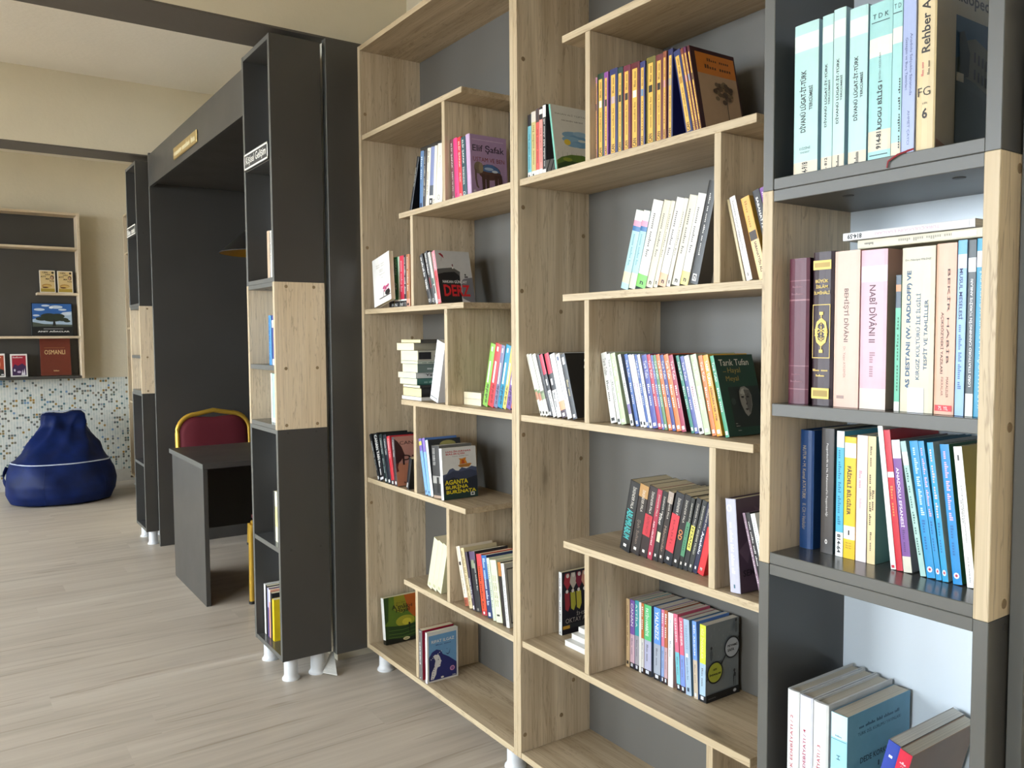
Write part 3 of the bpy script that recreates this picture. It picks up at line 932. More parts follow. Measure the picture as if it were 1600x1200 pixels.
# ------------------------------------------------------------------ bean bag
def beanbag(cx, cy):
    r = empty('bean_bag', (cx, cy, 0), 'royal blue bean bag chair with white piping slumped against the mosaic wall', 'bean bag')
    N = NT('blue_nylon')
    tc = N.n('ShaderNodeTexCoord')
    nz = N.n('ShaderNodeTexNoise', Scale=7.0, Detail=4.0)
    N.l(tc, 'Object', nz, 'Vector')
    N.t.links.new(N.ramp(nz.outputs[0], [(0.3, lin('041238')), (0.7, lin('082058'))]), N.b.inputs['Base Color'])
    n2 = N.n('ShaderNodeTexNoise', Scale=900.0)
    N.l(tc, 'Object', n2, 'Vector')
    N.bump(n2.outputs[0], 0.1, 0.0004)
    N.b.inputs['Roughness'].default_value = 0.55
    N.b.inputs['Specular IOR Level'].default_value = 0.2
    blue = N.m
    M_PIPE = paint('#C3CBDC', 0.5)
    # rings: height, half depth (x), half width (y), centre x shift, power
    prof = [(0.0, .26, .33, .02, 2.4), (0.015, .34, .405, .02, 2.4), (0.08, .385, .44, .02, 2.3), (0.17, .395, .445, .015, 2.3), (0.26, .375, .43, .0, 2.2),
            (0.335, .345, .40, -.02, 2.2), (0.345, .333, .388, -.025, 2.2), (0.43, .285, .335, -.06, 2.1), (0.52, .235, .285, -.10, 2.1), (0.60, .19, .235, -.14, 2.2),
            (0.67, .15, .195, -.18, 2.4), (0.74, .125, .185, -.20, 2.8), (0.79, .10, .180, -.215, 3.2), (0.815, .06, .150, -.22, 3.2), (0.82, .0, .0, -.22, 2)]
    # subdivide the profile
    PR = []
    for a, b in zip(prof[:-1], prof[1:]):
        for k in range(4):
            f = k / 4
            PR.append(tuple(a[i] + (b[i] - a[i]) * f for i in range(5)))
    PR.append(prof[-1])
    PR = [(z * .97 if z <= .335 else .325 + (z - .335) * .80, rx * .89, ry * .885, sx, pw) for z, rx, ry, sx, pw in PR]
    n = 72
    def pt(p, i):
        z, rx, ry, sx, pw = p
        a = 2 * math.pi * i / n
        ca, sa = math.cos(a), math.sin(a)
        x = math.copysign(abs(ca) ** (2 / pw), ca) * rx
        y = math.copysign(abs(sa) ** (2 / pw), sa) * ry
        wr = 0.0
        if 0.33 < z < 0.72:                       # folds running down from the top corners
            k = min(1, (z - 0.33) / 0.1) * min(1, (0.72 - z) / 0.12)
            wr = k * (0.014 * (1 - abs(math.sin(a * 2.5 + z * 6)) * 2) + 0.012 * (1 - 2 * abs(math.sin(a * 4.5 - z * 9 + 1))) + 0.007 * math.sin(a * 3 + z * 26))
            if ca > 0: wr -= k * 0.035 * math.exp(-((y) / 0.10) ** 2)
        if z <= 0.33:
            wr = 0.008 * math.sin(a * 4 + 1 + z * 6) + 0.005 * math.sin(a * 7 + z * 20)
        zz = z
        if z > 0.62: zz = z - 0.016 * math.exp(-(y / 0.05) ** 2) * (z - 0.62) / 0.1 + 0.006 * math.sin(y * 20) * (z - .62) / .1
        L = math.hypot(x, y) or 1
        return (x * (1 + wr / L) + sx, y * (1 + wr / L) + 0.06 * max(0, z - .3) / .42, zz - (0.035 * (y + .1) if 0.2 < z < .5 else 0) * 0)
    def part(name, sub):
        vs = [pt(p, i) for p in sub for i in range(n)]
        fs = [(k * n + i, k * n + (i + 1) % n, (k + 1) * n + (i + 1) % n, (k + 1) * n + i) for k in range(len(sub) - 1) for i in range(n)]
        if sub[0][0] == 0: fs.append(tuple(range(n))[::-1])
        me = bpy.data.meshes.new(name)
        me.from_pydata(vs, [], fs)
        bm = bmesh.new(); bm.from_mesh(me)
        bmesh.ops.remove_doubles(bm, verts=bm.verts, dist=1e-5)
        bmesh.ops.recalc_face_normals(bm, faces=bm.faces)
        bm.to_mesh(me); bm.free()
        for p in me.polygons: p.use_smooth = True
        return link(name, me, r, (0, 0, 0), [blue])
    ks = 21
    part('lower_cover', PR[:ks + 1])
    part('upper_cover', PR[ks:])
    tube('piping', [pt(PR[ks], i) for i in range(n)], 0.006, M_PIPE, r, 6, True)
    k2 = next(i for i, p in enumerate(PR) if p[0] >= 0.68)
    top = [pt(PR[k2], i) for i in range(n)]
    tube('piping', [(-0.235, y + .06, 0.70 + 0.006 * math.sin(y * 20) - 0.014 * math.exp(-(y / .05) ** 2) + 0.022 * (1 - (abs(y) / .165) ** 4)) for y in [(-0.163 + 0.326 * i / 24) for i in range(25)]], 0.006, M_PIPE, r, 6)
    for a in (-0.35, 0.75):                       # vertical seams of the lower cover
        i = int(round(a / (2 * math.pi) * n)) % n
        tube('seam', [Vector(pt(p, i)) * 1.0 for p in PR[4:ks]], 0.002, blue, r, 5)
    # side handle
    hp = [(-0.02 + 0.05 * f, -0.378 - 0.028 * math.sin(f * math.pi), 0.30 - 0.16 * f) for f in [k / 8 for k in range(9)]]
    tube('handle', hp, 0.016, blue, r, 8, False, (0, 0, 0), 0.35)
    return r
bb_ = beanbag(-7.62, 0.735)

# ------------------------------------------------------------------ shallow display bookcase on the end wall
XF = -8.13
dc = empty('display_bookcase', (XE, 0.2, 0.97), 'wall-hung oak framed display bookcase with dark back above the mosaic', 'bookcase')
YR0, YR1, YL = 0.972, 0.996, -1.1
ZB, ZTT = 0.975, 2.415
box('back_panel', XE + 0.001, XE + 0.014, YL, YR0, ZB, ZTT, M_GREY, dc, bev=0)
box('side_panel', XE + 0.001, XF, YR0, YR1, ZB, ZTT, M_WV, dc)
box('side_panel', XE + 0.001, XF, YL - 0.024, YL, ZB, ZTT, M_WV, dc)
box('top_board', XE + 0.001, XF, YL, YR0, ZTT - 0.02, ZTT, M_WD, dc)
box('shelf', XE + 0.014, XF - 0.003, YL, YR0, 2.097, 2.117, M_WD, dc)
box('shelf', XE + 0.014, XF - 0.02, 0.655, YR0, 1.702, 1.722, M_WD, dc)
box('shelf', XE + 0.014, XF - 0.003, YL, YR0, 1.325, 1.345, M_WD, dc)
box('bottom_board', XE + 0.001, XF, YL, YR0, ZB, ZB + 0.022, M_GREY, dc)

# ------------------------------------------------------------------ books: left bookcase
WH, CR, BK = '#F2F0EA', '#EFE8D6', '#17171A'
GL = 'paperbacks standing in the left oak bookcase'
GR = 'paperbacks standing in the right oak bookcase'
GC = 'books standing in the nearest grey column'

row('L1a', 'left of divider, left bookcase, second shelf', GL, [
 ('slanted black paperback', BK, dict(texts=[('~03', 'd', .45, .8, .5, '#B9B2A0')])),
 ('slate blue paperback', '#5C7FA8', dict(cover='#233D5E', texts=[('~02', 'd', .5, .9, .4, '#DDE6EE'), ('#', '', .03, .1, .6, '#22385A')])),
 ('charcoal paperback', '#3F3B3A', dict(texts=[('~04', 'd', .2, .9, .4, '#CFC9BC')])),
 ('ivory paperback with grey lettering', '#EFE6D2', dict(texts=[('~02', 'd', .75, .95, .4, '#6A6258'), ('~03', 'd', .2, .6, .4, '#8C8578')])),
 ('blue topped white paperback', '#EFEAE0', dict(bands=[(.35, 1, '#8791BB'), (.18, .35, '#5C6068')], texts=[('#', '', .02, .13, .8, '#16130F'), ('#', '', .05, .1, .3, '#F0EEE8')])),
 ('narrow cream paperback', '#F1E9D6', dict(texts=[('~02', 'd', .03, .1, .4, '#3A3630')])),
 ('thick cream paperback with round emblem', '#F2EBDB', dict(texts=[('O', 'h', .06, .15, .4, '#8C8C86'), ('~02', 'd', .6, .8, .16, '#B5AFA2')])),
])

def art_elephant(A, T):
    A(rect(.08, .92, .915, .922), '#D7BFD4')
    T('Elif Şafak', .08, .93, .70, .84, '#2F1D33', .01)
    T('USTAM VE BEN', .09, .93, .565, .635, '#8A3F32')
    gb, br = '#6B5347', '#4A2E28'
    A(ell(.52, .40, .30, .13, 24), '#5A3A30')
    A([(.28, .42), (.34, .49), (.45, .53), (.6, .53), (.74, .48), (.82, .40), (.7, .41), (.5, .40)], '#4D6E9E')
    A(ell(.5, .455, .12, .025), '#A9BBD2'); A(ell(.66, .42, .08, .022), '#C9D3DE')
    A(ell(.22, .46, .115, .10), '#7A6A58'); A(ell(.29, .46, .06, .085), '#8E7F66')
    A([(.12, .45), (.17, .42), (.165, .28), (.19, .17), (.225, .135), (.21, .115), (.155, .15), (.125, .28)], gb)
    for u in (.30, .41, .64, .74):
        A([(u, .36), (u + .10, .36), (u + .085, .12), (u + .09, .085), (u + .005, .085), (u + .015, .13)], br)
    A([(.80, .40), (.84, .36), (.86, .22), (.845, .19), (.835, .24), (.80, .33)], br)
    A(rect(.07, .13, .05, .09), '#EDE6EE')
    T('DK', .075, .13, .05, .09, '#3A2A40')

row('L1b', 'right of divider, left bookcase, second shelf', GL, [
 ('plum brown paperback', '#6E4146', dict(texts=[('ELİF ŞAFAK', 'd', .52, .93, .5, '#F2ECE2', .5, .02), ('BABA VE PİÇ', 'd', .14, .46, .5, '#F2ECE2'), ('D', 'h', .02, .06, .4, '#F2ECE2')])),
 ('bright pink paperback', '#F2357B', dict(cover='#C01A4E', texts=[('~01', 'd', .05, .1, .3, '#7A0F35')])),
 ('red paperback', '#DE3238', dict(texts=[('ELİF ŞAFAK', 'd', .5, .93, .5, '#F4EFE6', .5, .02), ('AŞK', 'd', .25, .42, .4, '#F4EFE6'), ('D', 'h', .02, .07, .5, '#FFFFFF')])),
 ('dark teal paperback', '#1E4A52', dict(texts=[('ELİF ŞAFAK', 'd', .55, .95, .5, '#F4F4EC', .5, .02), ('İSKENDER', 'd', .2, .5, .5, '#F4F4EC'), ('D', 'h', .03, .09, .5, '#FFFFFF')])),
 ('', '#C9A9CB', dict(label='mauve novel with an elephant on its cover, against the right side panel', cover='#A98BAF', w=.14, hard=True, art=art_elephant)),
])

for i, (look, c, tops, tc) in enumerate((('', 0, 0, 0),)): pass
BASE = lambda c: [(0, .13, '#1C1A1A'), (.13, .16, WH)]
row('L2a', 'behind the white flower book, left bookcase', GL, [
 ('tan paperback', '#B98B62', dict(bands=BASE(0))),
 ('yellow paperback', '#E8BE57', dict(bands=BASE(0), texts=[('~03', 'd', .3, .9, .4, '#F6E9C0'), ('N', 'h', .03, .09, .5, WH)])),
 ('green paperback', '#35935F', dict(bands=BASE(0), texts=[('HAKAN', 'd', .66, .95, .4, WH), ('AZ', 'd', .35, .5, .4, WH), ('N', 'h', .03, .09, .5, WH)])),
 ('pale mint paperback', '#CFE0C6', dict(bands=BASE(0))),
 ('raspberry red paperback', '#D6374F', dict(bands=BASE(0), texts=[('~03', 'd', .3, .9, .4, '#F3B9C0'), ('MAT', 'h', .03, .09, .7, WH)])),
 ('dark plum paperback', '#3E2E34', dict(bands=BASE(0), texts=[('~04', 'd', .25, .95, .4, WH), ('T', 'h', .03, .09, .5, WH)])),
 ('copper brown paperback', '#B5794F', dict(bands=[(0, .16, '#E9A78F')], texts=[('~03', 'd', .3, .95, .4, '#EFE3CF'), ('#', '', .03, .08, .5, '#1C1A1A')])),
], w=.12)

def art_derz(A, T):
    A(rect(0, 1, .0, 1), '#C9C7C4')
    A([(0, .0), (.62, .0), (.64, .52), (.5, .60), (.2, .58), (0, .54)], '#1B1818')
    A([(.0, .54), (.2, .58), (.5, .60), (.64, .52), (.66, .60), (.46, .68), (.14, .655), (.0, .64)], '#5B5854')
    A([(.64, .0), (1, 0), (1, .5), (.75, .47), (.66, .42)], '#77757A')
    A([(.62, .10), (.72, .06), (.86, .02), (.66, .0), (.62, .0)], '#D8D5D2')
    A([(.09, .94), (.16, .95), (.22, .91), (.235, .85), (.17, .89)], '#8E1222'); A([(.14, .79), (.145, .79), (.185, .90), (.18, .90)], '#44403E')
    A(rect(.44, .475, .655, .70), '#F0EAE6'); A(ell(.458, .725, .018, .02, 10), '#5E1820'); A(rect(.45, .47, .69, .72), '#7C1A24')
    A(ell(.80, .545, .025, .018, 10), '#22201F'); A(rect(.77, .87, .49, .515), '#22201F')
    T('HAKAN GÜNDAY', .12, .82, .375, .44, WH, .015)
    T('DERZ', .12, .88, .125, .345, '#D01C22', .03)

row('L2b', 'right of divider, left bookcase, third shelf', GL, [
 ('tilted black paperback', '#1F1C1C', dict(texts=[('~04', 'd', .55, .95, .5, WH), ('YANIK', 'd', .28, .5, .5, WH, .5, .02), ('D', 'h', .04, .1, .5, WH)])),
 ('tilted black paperback with red title', '#232020', dict(texts=[('HAKAN GÜNDAY', 'd', .55, .97, .5, WH, .5, .02), ('ZARGANA', 'd', .3, .5, .45, '#B23A3F'), ('D', 'h', .04, .1, .5, WH)])),
 ('tilted white paperback', '#E9E5DA', dict(texts=[('HAKAN GÜNDAY', 'd', .6, .96, .5, '#2A2725'), ('#', '', .38, .5, .7, '#4C6A58'), ('#', '', .2, .36, .6, '#3A3735')])),
 ('', '#E5626C', dict(label='red-spined novel with black cliff and red umbrella on the cover', cover='#C9C7C4', w=.135, bands=[(0, .62, '#DE4A50'), (.62, 1, '#EE7F8C')], texts=[('HAKAN GÜNDAY', 'd', .65, .97, .5, WH), ('DERZ', 'd', .4, .52, .5, '#5A1016'), ('D', 'h', .03, .08, .5, WH)], art=art_derz)),
])

row('L3b', 'leaning right, left bookcase, middle shelf', GL, [
 (n, c, dict(texts=[('#', '', .38, .72, .28, '#F4F2EA', .45), ('~04', 'u', .06, .36, .55, tcol, .5), ('#', '', .88, .95, .28, '#F4F2EA')], wrap=True))
 for n, c, tcol in (('lime green notebook-sized paperback', '#86BE45', '#15240E'), ('scarlet paperback with white stripe', '#E0353F', '#7C0D18'),
                    ('greyish violet paperback with white stripe', '#7B7B9C', '#1E1B33'), ('turquoise blue paperback with white stripe', '#1590B4', '#063246'),
                    ('yellow paperback with white stripe', '#E9D36C', '#2C2408'), ('purple paperback with white stripe', '#7A55A0', '#1F0D33'),
                    ('orange paperback with white stripe', '#E0663A', '#40140A'))])

def art_pir(A, T):
    A(rect(0, 1, 0, 1), '#C08A7E')
    A(rect(0, .55, .0, .45), '#C98466')
    A([(0, .96), (.10, .90), (.22, .78), (.30, .62), (.22, .55), (.16, .50), (.10, .47), (0, .45)], '#3B1A1C')
    A([(0, .45), (.10, .47), (.05, .38), (.08, .3), (0, .28)], '#6E2A26')
    T('CANAN', .16, .88, .83, .90, '#2A1315')
    T('Pir', .22, .86, .42, .62, '#2A1315')
    T('~02', .22, .42, .05, .08, '#4A2520')

row('L4a', 'left of divider, left bookcase, fifth shelf', GL, [
 ('strongly tilted black paperback', '#1A1B1E', dict(texts=[('CANAN TAN', 'd', .5, .85, .5, '#E9E7E2'), ('~02', 'd', .22, .45, .4, '#B9B6B0'), ('#', '', .03, .09, .5, WH)])),
 ('black paperback with bold title', '#17171A', dict(texts=[('CANAN TAN', 'd', .45, .97, .62, WH, .5, .02), ('~02', 'd', .12, .42, .4, WH), ('#', '', .03, .08, .8, '#D9D7D8')])),
 ('tilted inky green paperback', '#22302F', dict(texts=[('CANAN TAN', 'd', .6, .92, .45, '#DDE2DC'), ('~02', 'd', .2, .5, .35, '#A9B2AE'), ('#', '', .03, .09, .4, WH)])),
 ('tilted midnight blue paperback', '#22242E', dict(texts=[('CANAN TAN', 'd', .6, .92, .45, '#DDE2DC'), ('#', '', .03, .09, .4, WH)])),
 ('tilted red paperback', '#C8313C', dict(bands=[(0, .1, '#2A1718')], texts=[('CANAN TAN', 'd', .55, .95, .45, '#F4E9E4'), ('#', '', .02, .08, .4, WH)])),
 ('', '#4A4141', dict(label='rose pink novel with a dark face profile, behind the small leaning black book', cover='#C08A7E', w=.13, texts=[('CANAN TAN', 'd', .6, .94, .45, '#EDE6E0'), ('#', '', .04, .1, .45, WH)], art=art_pir)),
])
z4, = (ROWS['L4a'][0],)
book('small black book leaning on the divider in front of a pink novel', -2.655, 1.352, z4, .020, .118, .09, 14, BK, texts=[('#', '', .05, .2, .35, '#CFCBC4')], group=GL)

def art_boat(A, T):
    A(rect(0, 1, 0, 1), '#E2E0DB')
    T('HALİKARNAS', .12, .85, .905, .945, '#C4242B', .02)
    T('BALIKÇISI', .12, .66, .85, .89, '#C4242B', .02)
    T('~03', .3, .78, .82, .835, '#7D7A74')
    A([(.0, .48), (.12, .50), (.2, .58), (.3, .60), (.38, .55), (.46, .54), (.56, .60), (.7, .57), (.85, .61), (1, .58), (1, 0), (0, 0)], '#4A5470')
    A([(.1, .47), (.3, .54), (.55, .52), (.8, .55), (1, .5), (1, .3), (0, .36)], '#353D56')
    A([(0, .36), (.3, .42), (.6, .36), (1, .42), (1, 0), (0, 0)], '#1E2430')
    A([(0, .13), (.3, .15), (.6, .11), (1, .14), (1, 0), (0, 0)], '#1D3A34')
    A([(.45, .64), (.52, .60), (.78, .60), (.86, .66), (.80, .67), (.5, .655)], '#B5762C')
    A([(.5, .66), (.52, .74), (.48, .78), (.58, .77), (.70, .79), (.68, .74), (.73, .67)], '#E08A1E')
    A([(.56, .67), (.58, .75), (.63, .74), (.66, .67)], '#C24D18')
    T('AGANTA', .05, .72, .285, .375, '#EBD61B', .03)
    T('BURİNA', .07, .72, .195, .285, '#EBD61B', .03)
    T('BURİNATA', .08, .95, .105, .195, '#EBD61B', .03)
    A(rect(.78, .9, .035, .10), '#E8EAE8'); A(ell(.84, .068, .035, .018, 12), '#20262E')
def art_cat(A, T):
    A(rect(0, 1, 0, 1), '#35373A'); A(ell(.6, .9, .25, .07), '#B7AF68'); A(rect(.06, .9, .3, .6), '#54565A')
row('L4b', 'right of divider, left bookcase, fifth shelf', GL, [
 ('sky blue comic-topped paperback', '#7FB0E4', dict(cover='#5E86C9', bands=[(.78, 1, '#7A62B4'), (.88, .95, '#E9CF5A')], texts=[('#', '', .04, .08, .3, '#1E2D59')])),
 ('pale blue purple-topped paperback', '#86B6E8', dict(cover='#5E86C9', bands=[(.76, 1, '#8A6FBE')], texts=[('#', '', .04, .08, .3, '#1E2D59')])),
 ('tilted white paperback', '#EDEEF0', dict(cover='#35373A', texts=[('~02', 'd', .5, .8, .3, '#9A9DA2')], art=art_cat)),
 ('thick charcoal photo-covered paperback', '#3C3C3C', dict(cover='#6E6C68', pages='grey', bands=[(.28, .42, '#A9A6A0'), (.0, .05, '#B59B85')], texts=[('~03', 'd', .62, .95, .14, '#D6D4CF', .25), ('~03', 'd', .62, .95, .14, '#D6D4CF', .42), ('#', '', .1, .4, .3, '#1C1C1C', .7)])),
 ('', '#F1F0EE', dict(label='white novel with a sailing boat over dark waves and yellow title', cover='#E2E0DB', w=.135, art=art_boat)),
])

for i in range(3):
    book('cream paperback leaning against a divider, %s of three, left bookcase sixth shelf' % ORD[i], -2.532 + i * .0335, 1.368, ROWS['L5b'][0], .031, .19 - .004 * i, .13, 16.5, '#E9E8C6',
         cover='#D9DAB6', texts=[('#', '', .04, .10, .5, '#C9C79C'), ('#', '', .11, .96, .03, '#CFCFA9', .3), ('#', '', .11, .96, .03, '#CFCFA9', .7)], group=GL)
def art_frame(A, T):
    A(rect(0, 1, 0, 1), '#A9A69E'); A(rect(.06, .94, .06, .92), '#2E2C2A'); A(rect(.08, .92, .08, .90), '#A19D92'); A([(.3, .12), (.7, .12), (.62, .6), (.5, .75), (.36, .6)], '#4C4943')
row('L5b', 'right of divider, left bookcase, sixth shelf', GL, [
 ('blush cream paperback with terracotta foot', '#EBDCC6', dict(bands=[(0, .14, '#A5573C')], texts=[('#', '', .68, .74, .5, '#2B2622'), ('~03', 'd', .2, .6, .3, '#7A6E60'), ('~02', 'd', .03, .1, .5, '#5A1C12')])),
 ('patterned beige paperback', '#D6C49A', dict(texts=[('~05', 'd', .3, .95, .7, '#9A8454'), ('~03', 'd', .05, .4, .5, '#8C7240')])),
 ('dark aubergine paperback', '#44384A', dict(texts=[('~03', 'd', .2, .55, .6, WH), ('#', '', .02, .08, .5, WH)])),
 ('black paperback with photo panel', '#26262A', dict(bands=[(.85, 1, '#5B4A6A')], texts=[('#', '', .72, .86, .5, '#8F9678'), ('~03', 'd', .35, .8, .2, '#D9D6CC', .85), ('#', '', .02, .06, .3, '#8E8A80')])),
 ('orange red paperback', '#E2502F', dict(bands=[(.8, 1, '#D9424A'), (0, .08, '#B22A38')], texts=[('~03', 'd', .1, .8, .35, '#3A0F08'), ('#', '', .02, .06, .3, WH)])),
 ('deep blue paperback', '#1C3566', dict(bands=[(.62, 1, '#2F66A8')], texts=[('~02', 'd', .6, .95, .5, '#BFD3E8'), ('~03', 'd', .2, .6, .5, '#D9DEE8'), ('#', '', .03, .09, .4, WH)])),
 ('slim pale green paperback', '#CFD9C2', dict(texts=[('~03', 'd', .2, .9, .4, '#6E7A66')])),
 ('thick ivory green paperback', '#E2E6C4', dict(texts=[('~04', 'd', .25, .75, .22, '#8A8C62', .35), ('~04', 'd', .25, .75, .22, '#8A8C62', .68), ('#', '', .10, .13, .45, '#2A2820')])),
 ('black paperback with amber top', '#241E1A', dict(bands=[(.78, 1, '#B57430')])),
 ('', '#F0F0EC', dict(label='white-spined novel with framed grey picture beside the right side panel', cover='#A9A69E', texts=[('~05', 'd', .1, .8, .35, '#7F7C76')], art=art_frame)),
])

def art_amak(A, T):
    A(rect(0, 1, 0, 1), '#5E7A22')
    A([(.5, 1), (1, 1), (1, .45), (.85, .5), (.62, .72)], '#C2611C')
    A([(.3, 1), (.6, 1), (.7, .7), (.5, .62), (.3, .7)], '#9A9424')
    A([(0, 1), (.15, 1), (.1, .5), (0, .42)], '#2E4A18')
    A(ell(.6, .44, .28, .12, 20), '#A9A52A'); A(ell(.64, .42, .14, .07, 16), '#D3C63A')
    A([(0, .4), (.3, .36), (.6, .34), (1, .37), (1, 0), (0, 0)], '#233F16')
    for v in (.28, .20, .13):
        A([(.1, v), (.5, v - .03), (1, v + .02), (1, v + .028), (.5, v - .018), (.1, v + .01)], '#5A7A2A')
    A(rect(.70, .725, .17, .36), '#13180D'); A(ell(.712, .37, .03, .025, 10), '#13180D'); A([(.62, .27), (.71, .30), (.80, .27), (.71, .31)], '#13180D')
    A([(0, 0), (1, 0), (1, .10), (.6, .06), (0, .12)], '#10150C')
    T("A'mâk-ı", .22, .82, .72, .82, '#1C1A0C', .005)
    T('Hayâl', .34, .74, .62, .73, '#1C1A0C', .005)
    T('~02', .36, .62, .845, .86, '#4A3A10')
    A(ell(.60, .06, .10, .035, 16), '#D9CF9A'); T('~01', .55, .65, .05, .07, '#3A341C')
row('L6a', 'on the bottom board', GL, [('', '#F0EFEA', dict(label='green and orange novel with a winding path, bottom board of left bookcase', cover='#5E7A22', w=.15, bands=[(0, .1, '#131512')], art=art_amak))])

def art_rifat(A, T):
    A(rect(0, 1, 0, 1), '#E4E2DA')
    A(rect(.05, .95, .035, .93), '#6FA3CF')
    T('RIFAT ILGAZ', .14, .88, .77, .83, '#EFEBE0', .01)
    T('~02', .28, .78, .715, .74, '#2D3F78')
    A([(.05, .5), (.15, .6), (.3, .64), (.44, .6), (.5, .52), (.7, .44), (.95, .30), (.95, .035), (.05, .035)], '#232B72')
    A([(.16, .50), (.24, .54), (.36, .53), (.41, .47), (.43, .42), (.46, .385), (.43, .37), (.435, .345), (.42, .335), (.425, .315), (.40, .285), (.33, .28), (.30, .24), (.28, .15), (.20, .06), (.10, .06), (.12, .22), (.15, .36)], '#E8E6E4')
    A([(.05, .5), (.12, .55), (.2, .50), (.26, .42), (.22, .3), (.14, .2), (.10, .06), (.05, .06)], '#1B2260')
    A(ell(.355, .43, .025, .008, 8), '#1B2260'); A([(.33, .455), (.37, .465), (.40, .455), (.37, .458)], '#1B2260'); A(ell(.405, .325, .018, .006, 8), '#8A2A3A')
    for k in range(7): A(ell(.12 + .055 * k, .46 + .022 * k, .014, .01, 8), '#E8E6E4')
    for k in range(6): A(ell(.16 + .012 * k, .08 + .045 * k, .015, .009, 8), '#232B72')
    A([(.58, .53), (.68, .51), (.74, .60), (.71, .515), (.66, .49)], '#2A3A6E'); A([(.6, .62), (.64, .60), (.66, .62), (.64, .61)], '#2A3A6E')
    A(ell(.80, .20, .08, .05, 18), '#D79CC0'); A(ell(.80, .20, .05, .032, 14), '#8C5C9A')
    T('~01', .8, .92, .055, .075, WH); A(ell(.47, .07, .05, .02, 10), WH)
row('L6b', 'bottom', GL, [
 ('', '#6A6664', dict(label='thick grey-spined red novel on the bottom board, behind the blue-covered one', cover='#B3122B', back='#8E1020', w=.13, texts=[('~05', 'd', .3, .75, .3, WH), ('#', '', .95, .97, .2, WH), ('#', '', .02, .04, .2, WH)])),
 ('', '#EFECE8', dict(label='novel with a white-faced woman in navy on sky blue, bottom board', cover='#6FA3CF', w=.125, texts=[('#', '', .0, .08, 1.0, '#D6D0D8')], art=art_rifat)),
])

# white book facing the room on the third shelf
def art_flower(A, T):
    A(rect(0, 1, 0, 1), '#F4F1EA')
    for k, (a, b, v) in enumerate(((.22, .72, .82), (.22, .72, .775), (.40, .62, .70), (.40, .62, .665), (.42, .72, .60), (.5, .6, .53))):
        T('~0%d' % (2 if k < 2 else 1), a, b, v, v + .03, '#C9C2B4')
    for k in range(26):
        rnd = random.Random(k); A(ell(.56 + rnd.random() * .34, .22 + rnd.random() * .11, .03, .018, 8), rnd.choice(['#D0447C', '#E47BA4', '#B02C62']))
    A(ell(.83, .18, .13, .055, 16), '#1F1A1A'); A(rect(.36, 1, .108, .122), '#2E2624'); A([(.6, .12), (.62, .12), (.64, .26), (.62, .26)], '#5A2F36')
fb = book('white paperback with pink blossoms on its cover, facing out, left bookcase', 0, 0, 0, .016, .183, .148, 0, '#EDEAE2', cover='#F4F1EA', art=art_flower, group=GL)
m = Matrix.Rotation(R(-11), 4, 'Y') @ Matrix.Rotation(R(-3), 4, 'X') @ Matrix.Rotation(R(-90), 4, 'Z')
m.translation = Vector((-2.886, 1.364, ROWS['L2a'][0] + .0025))
fb.matrix_world = m

# stack of lying books (spines towards the camera side), left bookcase middle shelf
def lying(label, x, y, z, t, w, h, cover, pages='cream', texts=(), rz=0.0, group=None, spine=None, bands=()):
    """book lying flat: spine on +X side, head towards -Y; w across X, h along Y"""
    r = book(label, 0, 0, 0, t, h, w, 0, spine or cover, cover=cover, pages=pages, texts=texts, group=group, bands=bands)
    # local x (thickness) -> up, spine normal (-y) -> +X, local z (height) -> +Y
    m = Matrix(((0, -1, 0), (0, 0, 1), (1, 0, 0))).to_4x4()
    m = Matrix(((0, -1, 0), (0, 0, 1), (-1, 0, 0))).to_4x4()
    m = Matrix.Rotation(rz, 4, 'Z') @ m
    m.translation = Vector((x, y, z + t))
    r.matrix_world = m
    return r
zs = ROWS['L3b'][0]
STK = [(.012, .150, .020, '#F1EEE6', 'white', (), 'thin white book'), (.030, .140, .022, '#1D1B1B', 'yellow', (), 'yellow-paged black book'),
       (.010, .130, .012, '#2B2A28', 'cream', (), 'thin dark book'), (.022, .135, -.010, '#44776A', 'cream', [('~05', 'u', .15, .8, .5, '#A9CDBF')], 'green-spined book'),
       (.020, .140, -.018, '#E9E7E0', 'cream', [('Yargı Bilgi', 'u', .2, .75, .55, '#1B1A19', .5, .02)], 'white-spined book with bold title'),
       (.030, .118, -.004, '#6F8078', 'cream', [('~04', 'u', .2, .75, .3, '#E9EDE8')], 'grey green book'),
       (.010, .130, -.004, '#C9D0C0', 'cream', [('~05', 'u', .1, .9, .5, '#4C6A55')], 'thin pale green book'),
       (.036, .132, -.002, '#C4C0AE', 'cream', [('#', '', .02, .28, .7, '#1B1A1B'), ('~04', 'u', .35, .9, .3, '#5F5A50')], 'black-squared book'),
       (.026, .135, -.030, '#B9B098', 'cream', (), 'beige book'), (.012, .150, .02, '#4A463E', 'yellow', (), 'topmost thin dark book')]
zz = zs + .0004
for k, (t, w, dx, cov, pg, tx, nm) in enumerate(STK):
    lying('%s, %s from bottom of the lying stack in the left bookcase' % (nm, ORD[k]), -2.566 + dx, 1.362, zz, t, w, .19, cov, pg, tx, 0.0, 'stack of lying books')
    zz += t + .0008
book('white book leaning on the divider in front of the lying stack', -2.484, 1.362, zs, .055, .208, .13, 15, '#EFEFF2', cover='#E5E5EA', pages='white',
     texts=[('#', '', .05, .062, .9, '#23232A'), ('~02', 'd', .75, .85, .1, '#8E8E98')], group=GL)
for k in range(2):
    lying('cream-paged book lying behind the coloured books, %s one' % ('lower', 'upper')[k], -2.222, 1.405, zs + .0004 + k * .0215, .021, .108, .13, '#D8CDB4' if k else '#CFC4A8', 'cream', (), 0.0, 'lying books behind coloured spines')

